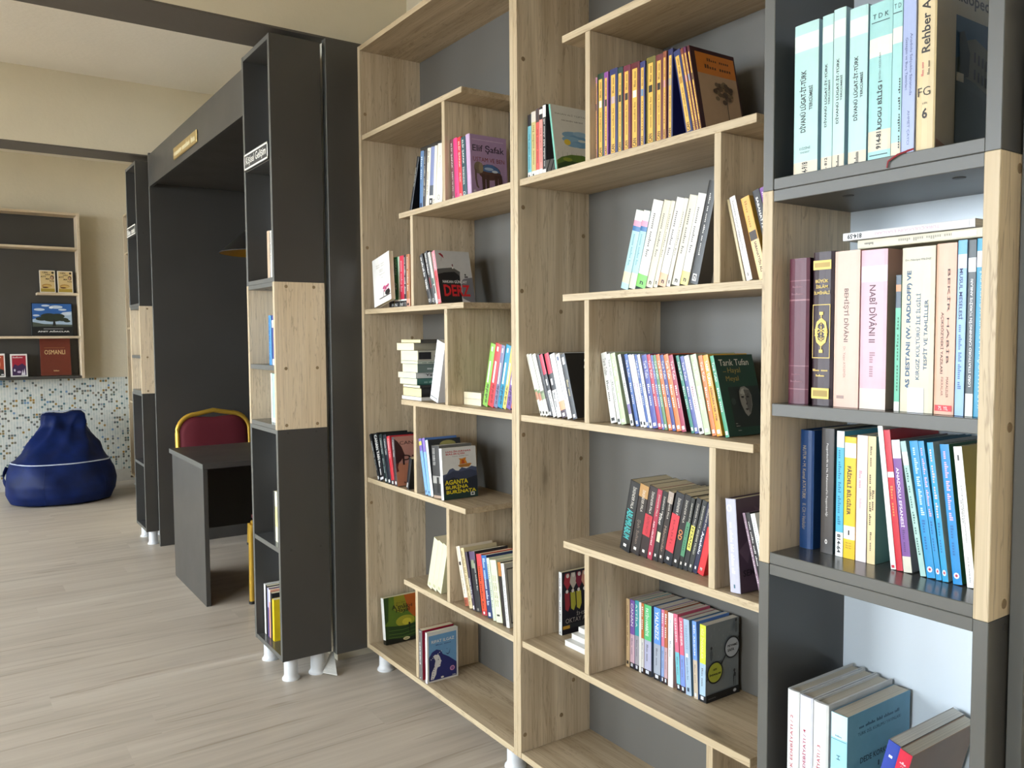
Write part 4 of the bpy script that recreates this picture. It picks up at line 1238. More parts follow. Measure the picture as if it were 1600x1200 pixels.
# ------------------------------------------------------------------ books: right bookcase
def art_sketch(A, T):
    A(rect(0, 1, 0, 1), '#141416'); A([(0, 0), (1, 0), (1, .24), (.7, .30), (.3, .26), (0, .2)], '#B9B6B2')
    for k in range(9): A([(.1 * k, .02), (.1 * k + .02, .02), (.1 * k + .12, .22), (.1 * k + .1, .22)], '#2A2A2C')
def art_cloud(A, T):
    A(rect(0, 1, 0, 1), '#D9D6CC')
    T('HASAN ALİ TOPTAŞ', .1, .92, .855, .895, '#6E6A5E')
    T('GECENİN GECESİ', .24, .80, .775, .80, '#4C483E', .01)
    for a, b, c2, d, h in ((.5, .57, .28, .055, '#7FA6C4'), (.62, .52, .26, .06, '#6C97BA'), (.45, .50, .24, .05, '#86ADC8'), (.66, .44, .24, .05, '#6F9CBE'), (.5, .43, .2, .04, '#7CA6C6'), (.7, .60, .2, .04, '#93B5CD')):
        A(ell(a, b, c2, d, 16), h)
    A(ell(.72, .50, .1, .02, 12), '#D3D8D2'); A(ell(.34, .455, .085, .045, 16), '#E3C23A')
    A([(.02, .16), (.15, .22), (.4, .27), (.7, .28), (.98, .24), (.98, .03), (.02, .02)], '#5C7A2A'); A([(.02, .1), (.3, .18), (.6, .16), (.98, .17), (.98, .03), (.02, .02)], '#2E4A1C'); A(ell(.3, .19, .12, .03, 12), '#8C9A30')
    for k in range(8): A([(.06 + k * .12, .22), (.065 + k * .12, .22), (.062 + k * .12, .30), (.058 + k * .12, .30)], '#44522A')
TOP = lambda c: [(.82, 1, '#241E22'), (0, .1, '#EFEBE2')]
row('R1a', 'left of divider, right bookcase, second shelf', GR, [
 ('aqua paperback with dark top', '#6FB7C4', dict(bands=TOP(0), texts=[('~03', 'u', .15, .7, .4, '#3E7C8C'), ('#', '', .03, .06, .3, '#3A3630')])),
 ('straw yellow paperback', '#C9B878', dict(bands=[(.84, 1, '#D9CFC0'), (0, .1, '#EFEBE2')], texts=[('~03', 'u', .2, .8, .4, '#8A7A40'), ('#', '', .03, .06, .3, '#3A3630')])),
 ('coral red paperback', '#D9574E', dict(bands=[(.8, 1, '#4A3A36'), (0, .1, '#EFEBE2')], texts=[('~03', 'u', .2, .7, .4, '#8E2A24')])),
 ('salmon pink paperback', '#E5968A', dict(bands=[(.82, 1, '#1E1A1A'), (.9, .97, '#E9E4DA'), (0, .1, '#EFEBE2')], texts=[('~03', 'u', .2, .7, .4, '#A8524A')])),
 ('black paperback with sketched cover', '#151515', dict(bands=[(.82, .99, '#F0EDE6'), (0, .08, '#EDEAE2')], texts=[('~05', 'u', .12, .8, .4, '#D9D5CC')], art=art_sketch)),
 ('', '#7FC9B4', dict(label='pale grey novel with blue cloud and green field, right bookcase', cover='#D9D6CC', w=.135, art=art_cloud)),
])
def art_dand(A, T):
    A(rect(0, 1, 0, 1), '#3A1418'); A(rect(.10, .97, .02, .95), '#B99A78')
    A(rect(.10, .97, .70, .95), '#D07A1E')
    T('~02', .35, .85, .86, .90, '#5A3410'); T('~02', .28, .88, .77, .82, '#5A3410')
    for k in range(40):
        rnd = random.Random(k + 50); a = rnd.random() * 6.28; q = rnd.random() ** .5
        A(ell(.62 + .22 * q * math.cos(a), .50 + .12 * q * math.sin(a), .05, .028, 7), rnd.choice(['#5A4630', '#6E5840', '#4C3A28', '#806A4C']))
    A([(.62, .05), (.635, .05), (.655, .45), (.64, .45)], '#3A2C1E')
YEL, LOGO = '#E9B64B', '#1E1610'
def yel(c, n, cov=None, patch='#1E1610', **k):
    return dict(cover=cov or c, texts=[('#', '', .03, .93, .52, YEL), ('~02', 'u', .72, .9, .22, '#5A4212'), ('#', '', .60, .68, .40, patch), ('~0%d' % n, 'u', .2, .55, .2, '#7A5A1A'), ('CAN', 'u', .04, .13, .4, LOGO, .5, .02)], **k)
row('R1b', 'in the yellow-labelled row', GR, [
 ('lilac paperback', '#D79BB5', yel('#D79BB5', 2)),
 ('bottle green paperback', '#24402A', yel('#24402A', 3, patch='#EDE6DA')),
 ('violet paperback', '#8E4A94', yel('#8E4A94', 2)),
 ('navy blue paperback', '#2B2F66', yel('#2B2F66', 3, patch='#C9B0B4')),
 ('dark green paperback', '#1E3A34', yel('#1E3A34', 3)),
 ('maroon paperback', '#6E1E38', yel('#6E1E38', 3)),
 ('thick wine red paperback', '#5C0E1C', yel('#5C0E1C', 3, patch='#EDE6DA')),
 ('dark blue paperback', '#33386E', yel('#33386E', 2, patch='#5E8FB4')),
 ('olive green paperback', '#6B6222', yel('#6B6222', 3)),
 ('brownish maroon paperback', '#6A2A2C', yel('#6A2A2C', 3)),
 ('slim rust brown paperback', '#8E4A2E', yel('#8E4A2E', 2, patch='#D9A0A4')),
 ('indigo paperback beside the gap', '#23265C', yel('#23265C', 3, patch='#A9A48C')),
 ('tilted navy paperback', '#2A3568', yel('#2A3568', 3, patch='#B9862E')),
 ('tilted slim brown paperback', '#7A3428', yel('#7A3428', 2, patch='#D9A0A4')),
 ('tilted slim maroon paperback', '#5E1E4A', yel('#5E1E4A', 2, patch='#8FA8C4')),
 ('', '#5A1420', dict(yel('#5A1420', 2), cover='#3A1418', w=.145, label='maroon novel with a dried dandelion on its cover, ending the yellow-labelled row', art=art_dand)),
])
def pub(c, n, foot=None, **k):
    tx = [('~03', 'd', .35, .85, .3, '#77726A'), ('n', 'h', .035, .075, .34, '#1B1A18', .55, .03)]
    return dict(bands=[(0, .15, foot)] if foot else (), texts=tx, pages='white', **k)
def art_grey(A, T):
    A(rect(0, 1, 0, 1), '#57534E'); A(rect(.3, 1, .0, .45), '#B9B2A8'); A(rect(.3, 1, .14, .155), '#1B1A18'); A(ell(.72, .36, .1, .05, 12), '#23211F'); T('~02', .5, .9, .24, .26, '#4A4642')
row('R2a', 'leaning right, right bookcase, third shelf', GR, [
 ('pale turquoise banded paperback', '#A5CDD0', dict(bands=[(.87, 1, '#EDE9E0'), (.80, .87, '#E395AE'), (.74, .80, '#2A6CA4'), (.08, .22, '#D9CDA4')], texts=[('~03', 'd', .3, .7, .3, '#6C9EA4')])),
 ('turquoise banded paperback', '#A2CBD0', dict(bands=[(.87, 1, '#EDE9E0'), (.80, .87, '#E395AE'), (.74, .80, '#2A6CA4'), (0, .2, '#E0D7B4')], texts=[('~03', 'd', .3, .7, .3, '#6C9EA4')])),
 ('white paperback with bright green foot', '#DEDAD2', pub('', 3, '#6FD04A')),
 ('cream paperback', '#D6CEB4', pub('', 3)),
 ('slim cream paperback', '#DAD2B8', pub('', 3)),
 ('white paperback with peach foot', '#DCD8D4', pub('', 3, '#F0B48C')),
 ('slim ivory paperback', '#DCD5C2', pub('', 3)),
 ('ivory paperback', '#D8D1BC', pub('', 3)),
 ('white paperback with yellow foot', '#DAD7D0', pub('', 3, '#EFD97C')),
 ('taller black paperback', '#232322', dict(cover='#57534E', bands=(), texts=[('~06', 'd', .28, .88, .16, '#D9D6CE'), ('#', '', .03, .1, .45, WH, .5), ('n', 'h', .04, .09, .3, '#1B1A18', .5, .03)], w=.14, art=art_grey)),
])
row('R2b', 'beside the divider, right bookcase, third shelf', GR, [
 ('slim beige paperback', '#C4B48C', dict()),
 ('white paperback with handwritten title', '#EFEAE6', dict(cover='#B7A494', texts=[('İçimizdeki Şeytan', 'd', .62, .95, .4, '#3A3634'), ('SABAHATTİN', 'd', .36, .60, .4, '#4A4644'), ('#', '', .05, .09, .25, '#9A948C')])),
 ('amber paperback', '#E3AE4C', dict(bands=[(0, .47, '#E9C48C')], texts=[('~02', 'd', .62, .95, .3, '#B5802A'), ('#', '', .47, .58, .8, '#3A2A22'), ('SABAHATTİN ALİ', 'd', .08, .45, .35, '#2A211C', .6, .02)])),
 ('black paperback with white lettering', '#1D1A1F', dict(texts=[('SABAHATTİN ALİ', 'd', .4, .92, .4, WH, .5, .02)])),
 ('purple paperback', '#7A3E94', dict(texts=[('~03', 'd', .5, .95, .4, '#E3C9EA')])),
])
LG = ('#', '', .025, .075, .45, WH)
def art_amp(A, T):
    A(rect(0, 1, 0, 1), '#0E1013'); T('&', .42, .72, .72, .92, '#E9E8E4'); T('~01', .5, .62, .44, .5, '#8A7A52')
row('R3a', 'left of divider, right bookcase, middle shelf', GR, [
 ('white floral paperback', '#E9E6D6', dict(bands=[(.25, .38, '#B9805E'), (.38, .42, '#6E8A5A')], texts=[('~04', 'd', .45, .95, .3, '#A9A490'), ('#', '', .03, .07, .5, '#3A3630')])),
 ('white paperback with red blossoms', '#E9E6D8', dict(bands=[(.24, .36, '#B5765A'), (.36, .41, '#6E8A5A')], texts=[('~04', 'd', .45, .95, .3, '#A9A490'), ('#', '', .03, .07, .5, '#3A3630')])),
 ('white floral paperback with green leaves', '#E8E6DA', dict(bands=[(.26, .36, '#8A9A70'), (.36, .40, '#6E7A5A')], texts=[('~04', 'd', .45, .95, .3, '#A9A490'), ('#', '', .03, .07, .5, '#3A3630')])),
 ('dark grey paperback', '#34343A', dict(texts=[('~03', 'd', .2, .7, .3, '#77777C'), LG])),
 ('red topped dark paperback', '#3A3A40', dict(bands=[(.68, 1, '#E6415A'), (0, .42, '#EDECEA')], texts=[('#', '', .5, .6, .4, '#D9D8D8'), ('~02', 'd', .15, .38, .4, '#4A4A50')])),
 ('red topped black paperback', '#2C2C32', dict(bands=[(.68, 1, '#E2304C'), (0, .42, '#EDECEA')], texts=[('#', '', .5, .6, .4, '#D9D8D8'), ('~02', 'd', .15, .38, .4, '#4A4A50')])),
 ('white paperback with peach petals', '#F1EFEE', dict(bands=[(.12, .26, '#EDA982'), (0, .12, '#4A3A48')], texts=[('~03', 'd', .4, .65, .4, '#A9A4A4'), LG])),
 ('white paperback', '#EDEDEE', dict(texts=[('~02', 'd', .3, .5, .4, '#9A9A9E'), ('#', '', .9, .96, .4, '#5A6A8A')])),
 ('charcoal paperback with black cover', '#4A4E54', dict(cover='#0E1013', w=.135, texts=[('~02', 'd', .35, .6, .4, '#C4B88C'), ('#', '', .84, .95, .5, '#E9E9E6'), LG], art=art_amp)),
])
def tt(c, tcol=WH, **k):
    return dict(texts=[('Tarık Tufan', 'd', .68, .92, .55, tcol), ('~02', 'd', .3, .6, .4, tcol), ('#', '', .03, .075, .55, '#F4F2EE' if tcol == WH else '#1B1A1C')], **k)
def art_face(A, T):
    A(rect(0, 1, 0, 1), '#0E3B2A')
    T('Tarık Tufan', .10, .86, .865, .945, '#E6E1D2', .005)
    A(rect(.16, .24, .788, .793), '#A9924A'); T('Hayal', .28, .60, .755, .84, '#A9924A')
    T('Meyal', .20, .52, .655, .735, '#A9924A')
    A(rect(.20, .985, .10, .60), '#13201A')
    A([(.44, .52), (.52, .59), (.62, .60), (.72, .56), (.76, .48), (.74, .36), (.66, .26), (.58, .225), (.52, .27), (.46, .38)], '#8C8A82')
    A([(.48, .52), (.54, .57), (.60, .575), (.60, .50), (.52, .48)], '#B5B2A9')
    A([(.58, .56), (.72, .55), (.75, .47), (.72, .35), (.64, .26), (.60, .34), (.605, .46)], '#5E5C57')
    A(ell(.525, .468, .04, .014, 10), '#1B1C1A'); A(ell(.655, .468, .038, .014, 10), '#141513')
    A([(.47, .495), (.53, .505), (.575, .492), (.53, .498)], '#23221F'); A([(.62, .49), (.67, .505), (.72, .495), (.67, .497)], '#191917')
    A([(.585, .46), (.60, .40), (.57, .375), (.60, .365), (.625, .38), (.605, .45)], '#3A3935')
    A([(.53, .315), (.575, .328), (.63, .318), (.58, .298)], '#2E2320')
    A([(.40, .58), (.46, .56), (.44, .44), (.46, .34), (.40, .30)], '#0B100D')
    A(ell(.27, .42, .06, .045, 10), '#2E3A34')
    T('~01', .22, .27, .145, .155, '#C9C4B4'); T('~01', .22, .32, .115, .125, '#C9C4B4'); T('~01', .25, .33, .06, .07, '#C9C4B4')
DKT = '#6A6862'
row('R3b', 'in the long tilted row', GR, [
 ('thick white paperback', '#E4E2DA', tt('', DKT)), ('slim white paperback', '#E6E6DC', tt('', DKT)), ('pistachio green paperback', '#BFCFA4', tt('')),
 ('white paperback with violet figure', '#EAEAEC', tt('', DKT, cover='#8C8E90', bands=[(.16, .3, '#7A6EA4')])), ('cobalt blue paperback', '#3C62A8', tt('')),
 ('slim white paperback', '#ECECEE', tt('', '#8E6A9A')), ('slim white paperback', '#EEEEF0', tt('', '#8E6A9A')), ('slim blue paperback', '#35589E', tt('')),
 ('slim white paperback', '#E9EAEE', tt('', DKT)), ('violet blue paperback', '#454F9C', tt('', cover='#6A77B4')), ('crimson paperback', '#B8324C', tt('')),
 ('slim periwinkle paperback', '#5964A4', tt('')), ('slim moss green paperback', '#5E8A5E', tt('')), ('orange paperback', '#E2733A', tt('')),
 ('slim indigo paperback', '#383F86', tt('')), ('orange paperback', '#E4763A', tt('')), ('raspberry paperback with maroon cover', '#A83A54', tt('', cover='#4A1420')),
 ('teal green paperback', '#2A7E6C', tt('')), ('slate violet paperback', '#5560A0', tt('')), ('white paperback with rose lettering', '#ECEAEA', tt('', '#A87A8C')),
 ('sage green paperback', '#BCCBA6', tt('')), ('burnt orange paperback', '#DC7A3E', tt('')),
 ('amber paperback with large lettering', '#F0A02E', dict(cover='#E9B02A', texts=[('TARIK TUFAN', 'd', .62, .93, .5, '#FBF3E2', .5, .02), ('AŞIKLARA YER YOK', 'd', .18, .60, .45, '#3A2A1A', .5, .02), ('#', '', .03, .08, .55, WH)])),
 ('', '#3E9A74', dict(tt(''), label='dark green novel with a shadowed face, ending the long tilted row', cover='#0E3B2A', w=.128, art=art_face)),
])
PL = 'İSKENDER PALA'
def pala(c, extra=(), **k):
    return dict(pages='cream', texts=[(PL, 'd', .62, .93, .38, '#D9D2C4', .62), ('#', '', .06, .10, .3, '#E6E1D8')] + list(extra), w=.125, **k)
row('R4a', 'leaning right, right bookcase, fifth shelf', GR, [
 ('thick black paperback with teal lettering', '#191A1C', pala('', [('ABUMRABUM', 'd', .18, .60, .62, '#3FB7B4', .5, .02)])),
 ('dark brown paperback with flame photo top', '#2A2220', pala('', [('Şah Sultan', 'd', .15, .5, .4, '#8A7A6A')], bands=[(.82, 1, '#B58A52')])),
 ('thick dark paperback with red square', '#2C2020', pala('', [('#', '', .30, .60, .95, '#C22A36'), ('KATRE MATEM', 'd', .33, .57, .3, '#7A0F18')])),
 ('crimson paperback', '#A83048', pala('', [('AŞK HİKÂYESİ', 'd', .2, .55, .4, '#EDE3DC', .4, .02)])),
 ('black paperback with pale rose', '#1F1E1E', pala('', [('İTİRAF', 'd', .52, .68, .5, '#EDEAE0', .4, .02), ('#', '', .28, .42, .6, '#D9CFA8', .6)])),
 ('brown paperback with photo top', '#2A211F', pala('', [('Mihmandar', 'd', .15, .52, .45, '#A48C7A')], bands=[(.84, 1, '#A49488')])),
 ('black paperback with long red panel', '#22242A', pala('', [('#', '', .18, .70, .96, '#D3333F'), ('BABİL', 'd', .25, .62, .3, '#8E1620')])),
 ('black paperback with copper letters', '#1C1B1C', pala('', [('OD', 'd', .38, .52, .6, '#D98A4A', .5, .02)])),
 ('black paperback with green panel', '#202422', pala('', [('#', '', .18, .66, .96, '#4C8A64'), ('~02', 'd', .25, .6, .4, '#2E5A40')])),
 ('black paperback with yellow panel', '#26282A', pala('', [('#', '', .28, .62, .8, '#E3DB62'), ('EFSANE', 'd', .30, .60, .5, '#3A3A1C', .5, .02)])),
 ('grey green paperback', '#2E3232', pala('', [('AKŞAM YILDIZI', 'd', .25, .6, .4, '#C9C9B4', .5, .02)])),
 ('navy paperback', '#1E2340', pala('', [('Anadolu', 'd', .28, .6, .5, '#E9E9EC', .5, .02)])),
 ('bright red and navy paperback', '#D83238', pala('', [('A', 'h', .05, .1, .3, '#5A0E14')], bands=[(.68, 1, '#2A3050')])),
])
def art_semi(A, T):
    A(rect(0, 1, 0, 1), '#5C4A58'); A([(0, .45), (.35, .6), (.2, .3)], '#7A6474'); A([(.4, .9), (.9, .75), (.7, .55)], '#6E5868'); T('SEMERKANT', .08, .95, .17, .24, '#2A2028', .02)
row('R4b', 'right of divider, right bookcase, fifth shelf', GR, [
 ('thick lavender novel with round emblem', '#C4C3D3', dict(cover='#5C4A58', hard=True, w=.14, texts=[('O', 'h', .86, .94, .45, '#F0F0F4', .4, .03), ('~05', 'd', .2, .75, .3, '#E9E9F0'), ('#', '', .05, .09, .12, '#3A6A7A')], art=art_semi)),
 ('slim mauve paperback', '#8E7484', dict(texts=[('~05', 'd', .2, .9, .5, '#D6C6CE')])),
 ('black paperback', '#1C1B1E', dict(texts=[('~04', 'd', .4, .9, .4, '#D9D6D4')])),
 ('white paperback', '#E9ECE8', dict(texts=[('~04', 'd', .3, .9, .3, '#8A948C')])),
])
def art_masks(A, T):
    A(rect(0, 1, 0, 1), '#121021')
    for k in range(5):
        cc = ['#B03040', '#C9C0B4', '#8A2440', '#D9A08A', '#A8303C'][k]
        A([(.10 + .17 * k, .97), (.22 + .17 * k, .97), (.26 + .17 * k, .80), (.16 + .17 * k, .70), (.06 + .17 * k, .82)], cc)
        A(ell(.17 + .17 * k, .93, .045, .035, 10), '#E3DCD6')
        A([(.08 + .17 * k, .66), (.22 + .17 * k, .66), (.24 + .17 * k, .45), (.18 + .17 * k, .36), (.10 + .17 * k, .40)], ['#9A2A38', '#B5B23A', '#C9BE40', '#23202C', '#A83A4A'][k])
        A(ell(.15 + .17 * k, .68, .04, .03, 10), '#EDE8E4')
    T('İHSAN', .42, .9, .27, .34, '#B9B2AC'); T('OKTAY ANAR', .10, .98, .175, .25, '#B9B2AC')
    A(rect(0, .9, .09, .155), '#2E3238'); A(rect(.02, .22, .09, .14), '#D9A83A')
row('R5a', '', GR, [('', '#F0F0EE', dict(label='dark novel with colourful hanging puppets on its cover, right bookcase', cover='#121021', w=.128, texts=[('~04', 'd', .2, .9, .4, '#7A7A7E'), ('A', 'h', .02, .06, .4, '#222222')], art=art_masks))])
zf5 = ROWS['R5b'][0]
for k in range(3):
    lying('thin white book, %s of three lying beside the puppet novel' % ('lowest', 'middle', 'topmost')[k], -1.708 - .006 * k, 1.425 + .02 * k, zf5 + .0004 + .0165 * k, .0155, .11 - .012 * k, .125, '#E9E8E4', 'white', (), 0.0, 'white books lying in right bookcase')
def art_safa(A, T):
    A(rect(0, 1, 0, 1), '#7F8689')
    for k in range(34):
        rnd = random.Random(k); u, v = rnd.random() * .9 + .03, .17 + rnd.random() * .78
        A(rect(u, u + .018, v, v + .03), '#8E9598')
    A(rect(0, 1, 0, .10), '#141416'); T('~03', .06, .28, .04, .055, '#8A8A8A'); A(ell(.86, .05, .05, .022, 10), '#D9D9D9')
    A([(.42, .46), (.56, .56), (.575, .545), (.44, .445)], '#17181A'); A([(.0, .30), (.06, .34), (.06, .325), (0, .28)], '#17181A'); A([(.93, .73), (1, .8), (1, .78), (.94, .71)], '#17181A')
    A(ell(.25, .37, .235, .145, 28), '#17181A'); A(ell(.25, .37, .205, .125, 28), '#B7BE3A')
    A(ell(.76, .635, .235, .145, 28), '#17181A'); A(ell(.76, .635, .205, .125, 28), '#C4C8CC')
    T('BİZ', .20, .31, .40, .43, '#23241A', .02); T('İNSANLAR', .08, .43, .335, .37, '#23241A', .02)
    T('PEYAMİ', .62, .92, .645, .685, '#1A1B1D', .02); T('SAFA', .62, .82, .585, .625, '#1A1B1D', .02)
    for u, v in ((.10, .58), (.84, .86), (.80, .12)):
        A(ell(u + .03, v + .20 if v < .3 else v + .12, .03, .022, 10), '#2A2C2E'); A([(u, v), (u + .012, v), (u + .03, v + .12), (u + .06, v + .12), (u + .05, v), (u + .062, v), (u + .075, v + .16), (u + .03, v + .19), (u - .005, v + .13)] if v < .3 else ell(u + .03, v + .03, .04, .075, 12), '#2A2C2E' if v < .3 else '#5C6264')
def ps(c, foot, s, tcol=WH, split=.5, blk=True, **k):
    b = [(0, split, foot)] + ([(0, .085, '#1A1A1C')] if blk else [])
    return dict(pages='grey', bands=b, texts=[(s, 'd', .62 if len(s) < 7 else split + .06, .95, .5, tcol, .5, .01), ('~02', 'd', .2, split - .06, .25, '#6A6A70'), ('#', '', .03, .075, .45, '#D9DCE4')], w=.118, **k)
row('R5b', 'in the upright two-tone row', GR, [
 ('slim tan paperback', '#D9B98C', dict(pages='grey', w=.118, texts=[('~04', 'd', .3, .9, .3, '#8A6A44'), ('#', '', .04, .09, .5, '#2A2420')])),
 ('purple over pink paperback', '#7E5AA8', ps('', '#D9B4C0', 'CANAN')),
 ('teal over grey paperback', '#3FA2A8', ps('', '#A9A4AC', 'ATTİLA')),
 ('narrow white paperback', '#F0EEE6', dict(pages='grey', w=.118)),
 ('orange over white paperback', '#C4743A', ps('', '#D9D4CC', '~02')),
 ('bright green over lilac paperback', '#5CC47A', ps('', '#B4B4CC', 'FATİH-HARBİYE', cover='#6A7076')),
 ('cornflower blue over grey paperback', '#5E94DC', ps('', '#A4ACB8', 'YALNIZIZ')),
 ('slim rose over blue paperback', '#D97A94', ps('', '#8CA4D0', '~02')),
 ('slim russet over pink paperback', '#B5623A', ps('', '#C4A0A4', '~02')),
 ('white paperback with grey lettering', '#F1F1EE', dict(pages='grey', w=.118, cover='#C9CCC4', texts=[('~02', 'd', .7, .9, .3, '#A9A9AE'), ('~02', 'd', .4, .62, .3, '#77777C')])),
 ('pink over turquoise paperback', '#DC6A84', ps('', '#6FC0CC', 'ŞİMŞEK')),
 ('pink over blue paperback', '#D9647E', ps('', '#7A94DC', 'MAHŞER')),
 ('powder blue paperback', '#A4BAD0', dict(pages='grey', w=.118, cover='#6E8C8E', texts=[('TEREDDÜT', 'd', .6, .93, .4, '#7A94AE'), ('~03', 'd', .2, .5, .3, '#6C84A0'), ('#', '', .05, .1, .35, '#3A4A60'), ('#', '', .5, .55, .4, WH)])),
 ('blue over beige paperback', '#6E9AE2', ps('', '#C9B8A0', 'BİR AKŞAM', blk=False)),
 ('', '#D3DE3E', dict(ps('', '#A9C4D6', 'BİZ İNSANLAR', '#F0F4A4'), label='grey novel with two ringed circles on its cover, ending the two-tone row', cover='#7F8689', art=art_safa)),
])

# ------------------------------------------------------------------ books: nearest column
AQ = '#B4D8D2'
def divan(lbl, **k):
    return dict(cover='#A9C9D2', w=.15, bands=[(0, .085, '#D9CDB4'), (.82, .93, '#D9E4DA')], pages='white',
                texts=[('DİVANÜ LÜGAT-İT-TÜRK', 'u', .28, .69, .28, '#1A2628', .38, .025), ('TERCÜMESİ', 'u', .42, .58, .18, '#2C3A3C', .70, .02), (lbl, 'u', .01, .08, .25, '#1B1A18', .5, .02)], **k)
def art_ency(A, T):
    A(rect(0, 1, 0, 1), '#B5A98E')
    T('Ansiklopedisi', .04, 1.0, .86, .955, '#2A231C', .02)
    A(rect(.30, 1.0, .06, .80), '#2E4A5E')
    A([(.30, .55), (.5, .60), (1, .52), (1, .06), (.30, .06)], '#3A4238')
    A([(.42, .66), (.62, .70), (1, .62), (1, .36), (.62, .44), (.42, .46)], '#6A6452')
    for k in range(6):
        A(rect(.60 + .065 * k, .63 + .065 * k, .56 - .01 * k, .62 - .01 * k), '#2E2C26'); A(rect(.60 + .065 * k, .63 + .065 * k, .46 - .01 * k, .52 - .01 * k), '#2A2822')
    A([(.34, .70), (.42, .72), (.52, .60), (.5, .46), (.36, .44)], '#232820')
    A([(.30, .40), (1, .34), (1, .06), (.30, .06)], '#333A2E'); A(rect(.3, .42, .42, .47), '#B5A88C')
    A([(.0, .06), (.2, .02), (.4, .05), (.3, .0), (0, 0)], '#8E6A52')
row('C1', 'on the upper shelf, nearest column', GC, [
 ('thick pale aqua book', AQ, dict(divan('4-918'), texts=divan('4-918')['texts'] + [('DİZİNİ', 'h', .165, .185, .45, '#4A5A5C', .5), ('"ENDEKS"', 'h', .14, .152, .42, '#5A6A6C', .5)])),
 ('slimmer pale aqua book', AQ, divan('- 812')), ('pale aqua book', '#BCDCD4', divan('~01')),
 ('pale aqua book after the gap', '#B4D8D4', divan('~01')),
 ('blue green dictionary with underlined top letters', '#9FD0CC', dict(cover='#8FBAC0', w=.15, pages='white', bands=[(.66, .78, '#DDE2D4'), (.06, .19, '#D9CDB4')], texts=[('T D K', 'h', .90, .93, .7, '#2C4446'), ('#', '', .875, .880, .8, '#2C4446'), ('#', '', .03, .036, .8, '#2C4446'), ('UDGU BİLİG I', 'u', .2, .5, .24, '#1E2A2C', .5, .025), ('METİN • REŞİD RAH', 'u', .51, .68, .12, '#5A6A6C'), ('914-811', 'u', .07, .2, .22, '#1B1A18', .5, .03)])),
 ('narrow aqua dictionary', '#A4D3CF', dict(cover='#8FBAC0', w=.15, pages='white', bands=[(.72, .82, '#DDE2D4'), (0, .09, '#D9CDB4')], texts=[('T D', 'h', .94, .97, .7, '#2C4446'), ('#', '', .91, .916, .9, '#2C4446'), ('~04', 'u', .05, .5, .2, '#2C3C3E', .8)])),
 ('lavender blue book', '#A6B2D6', dict(w=.15, pages='white', texts=[('Anadolu Selçuklu Sanatında', 'd', .36, .74, .24, '#4A5680', .68), ('Gezegen ve Burç Tasvirleri', 'd', .40, .72, .24, '#4A5680', .32), ('AHMET ÇAYCI', 'd', .06, .27, .22, '#5A668C', .55)])),
 ('thick cream encyclopedia with building photo cover', '#D9C498', dict(cover='#B5A98E', w=.15, hard=True, texts=[('Rehber Ansik', 'u', .56, .98, .42, '#2A2018', .5, .02), ('FG', 'h', .315, .365, .62, '#3A2C1E', .45), ('cilt', 'h', .268, .28, .25, '#6A5A48'), ('6', 'h', .185, .245, .26, '#2A2018', .5, .03), ('~02', 'u', .43, .51, .12, '#C4505A', .35), ('~02', 'u', .43, .51, .12, '#6A5A48', .65)], art=art_ency)),
], w=.15)
tube('ribbon', [(-.585, 1.004, 1.5375), (-.579, 1.0, 1.539), (-.570, 0.9985, 1.5395), (-.590, 0.9975, 1.536), (-.603, 0.998, 1.530), (-.605, 0.9985, 1.522)], 0.0012, paint('#8E1A24'), None, 6)
tag(bpy.data.objects['ribbon'], 'dark red bookmark ribbon hanging over the upper shelf edge', 'ribbon')
bpy.data.objects['ribbon'].name = 'bookmark_ribbon'

GOLD = '#E3C25C'
def medallion():
    t = [('#', '', .885, .945, .86, GOLD), ('#', '', .90, .93, .74, '#B0913C'), ('BÜYÜK', 'h', .80, .825, .62, GOLD, .5, .02), ('İSLÂM', 'h', .765, .79, .56, GOLD, .5, .02), ('İLMİHÂLİ', 'h', .725, .75, .76, GOLD, .5, .02)]
    t += [('#', '', .655, .660, .84, GOLD), ('#', '', .31, .315, .84, GOLD), ('#', '', .31, .66, .025, GOLD, .09), ('#', '', .31, .66, .025, GOLD, .91)]
    t += [('O', 'h', .385, .575, .62, GOLD, .5, .01), ('*', 'h', .46, .52, .36, GOLD), ('*', 'h', .41, .455, .26, GOLD), ('*', 'h', .525, .57, .26, GOLD), ('#', '', .575, .592, .05, GOLD), ('#', '', .592, .612, .18, GOLD), ('#', '', .365, .386, .05, GOLD), ('#', '', .345, .366, .18, GOLD),
          ('x', 'h', .455, .50, .2, GOLD, .28, .03), ('x', 'h', .455, .50, .2, GOLD, .72, .03)]
    t += [('~02', 'h', .225, .24, .72, GOLD), ('~01', 'h', .19, .205, .42, GOLD), ('#', '', .045, .115, .84, GOLD), ('#', '', .06, .10, .7, '#A08430')]
    return t
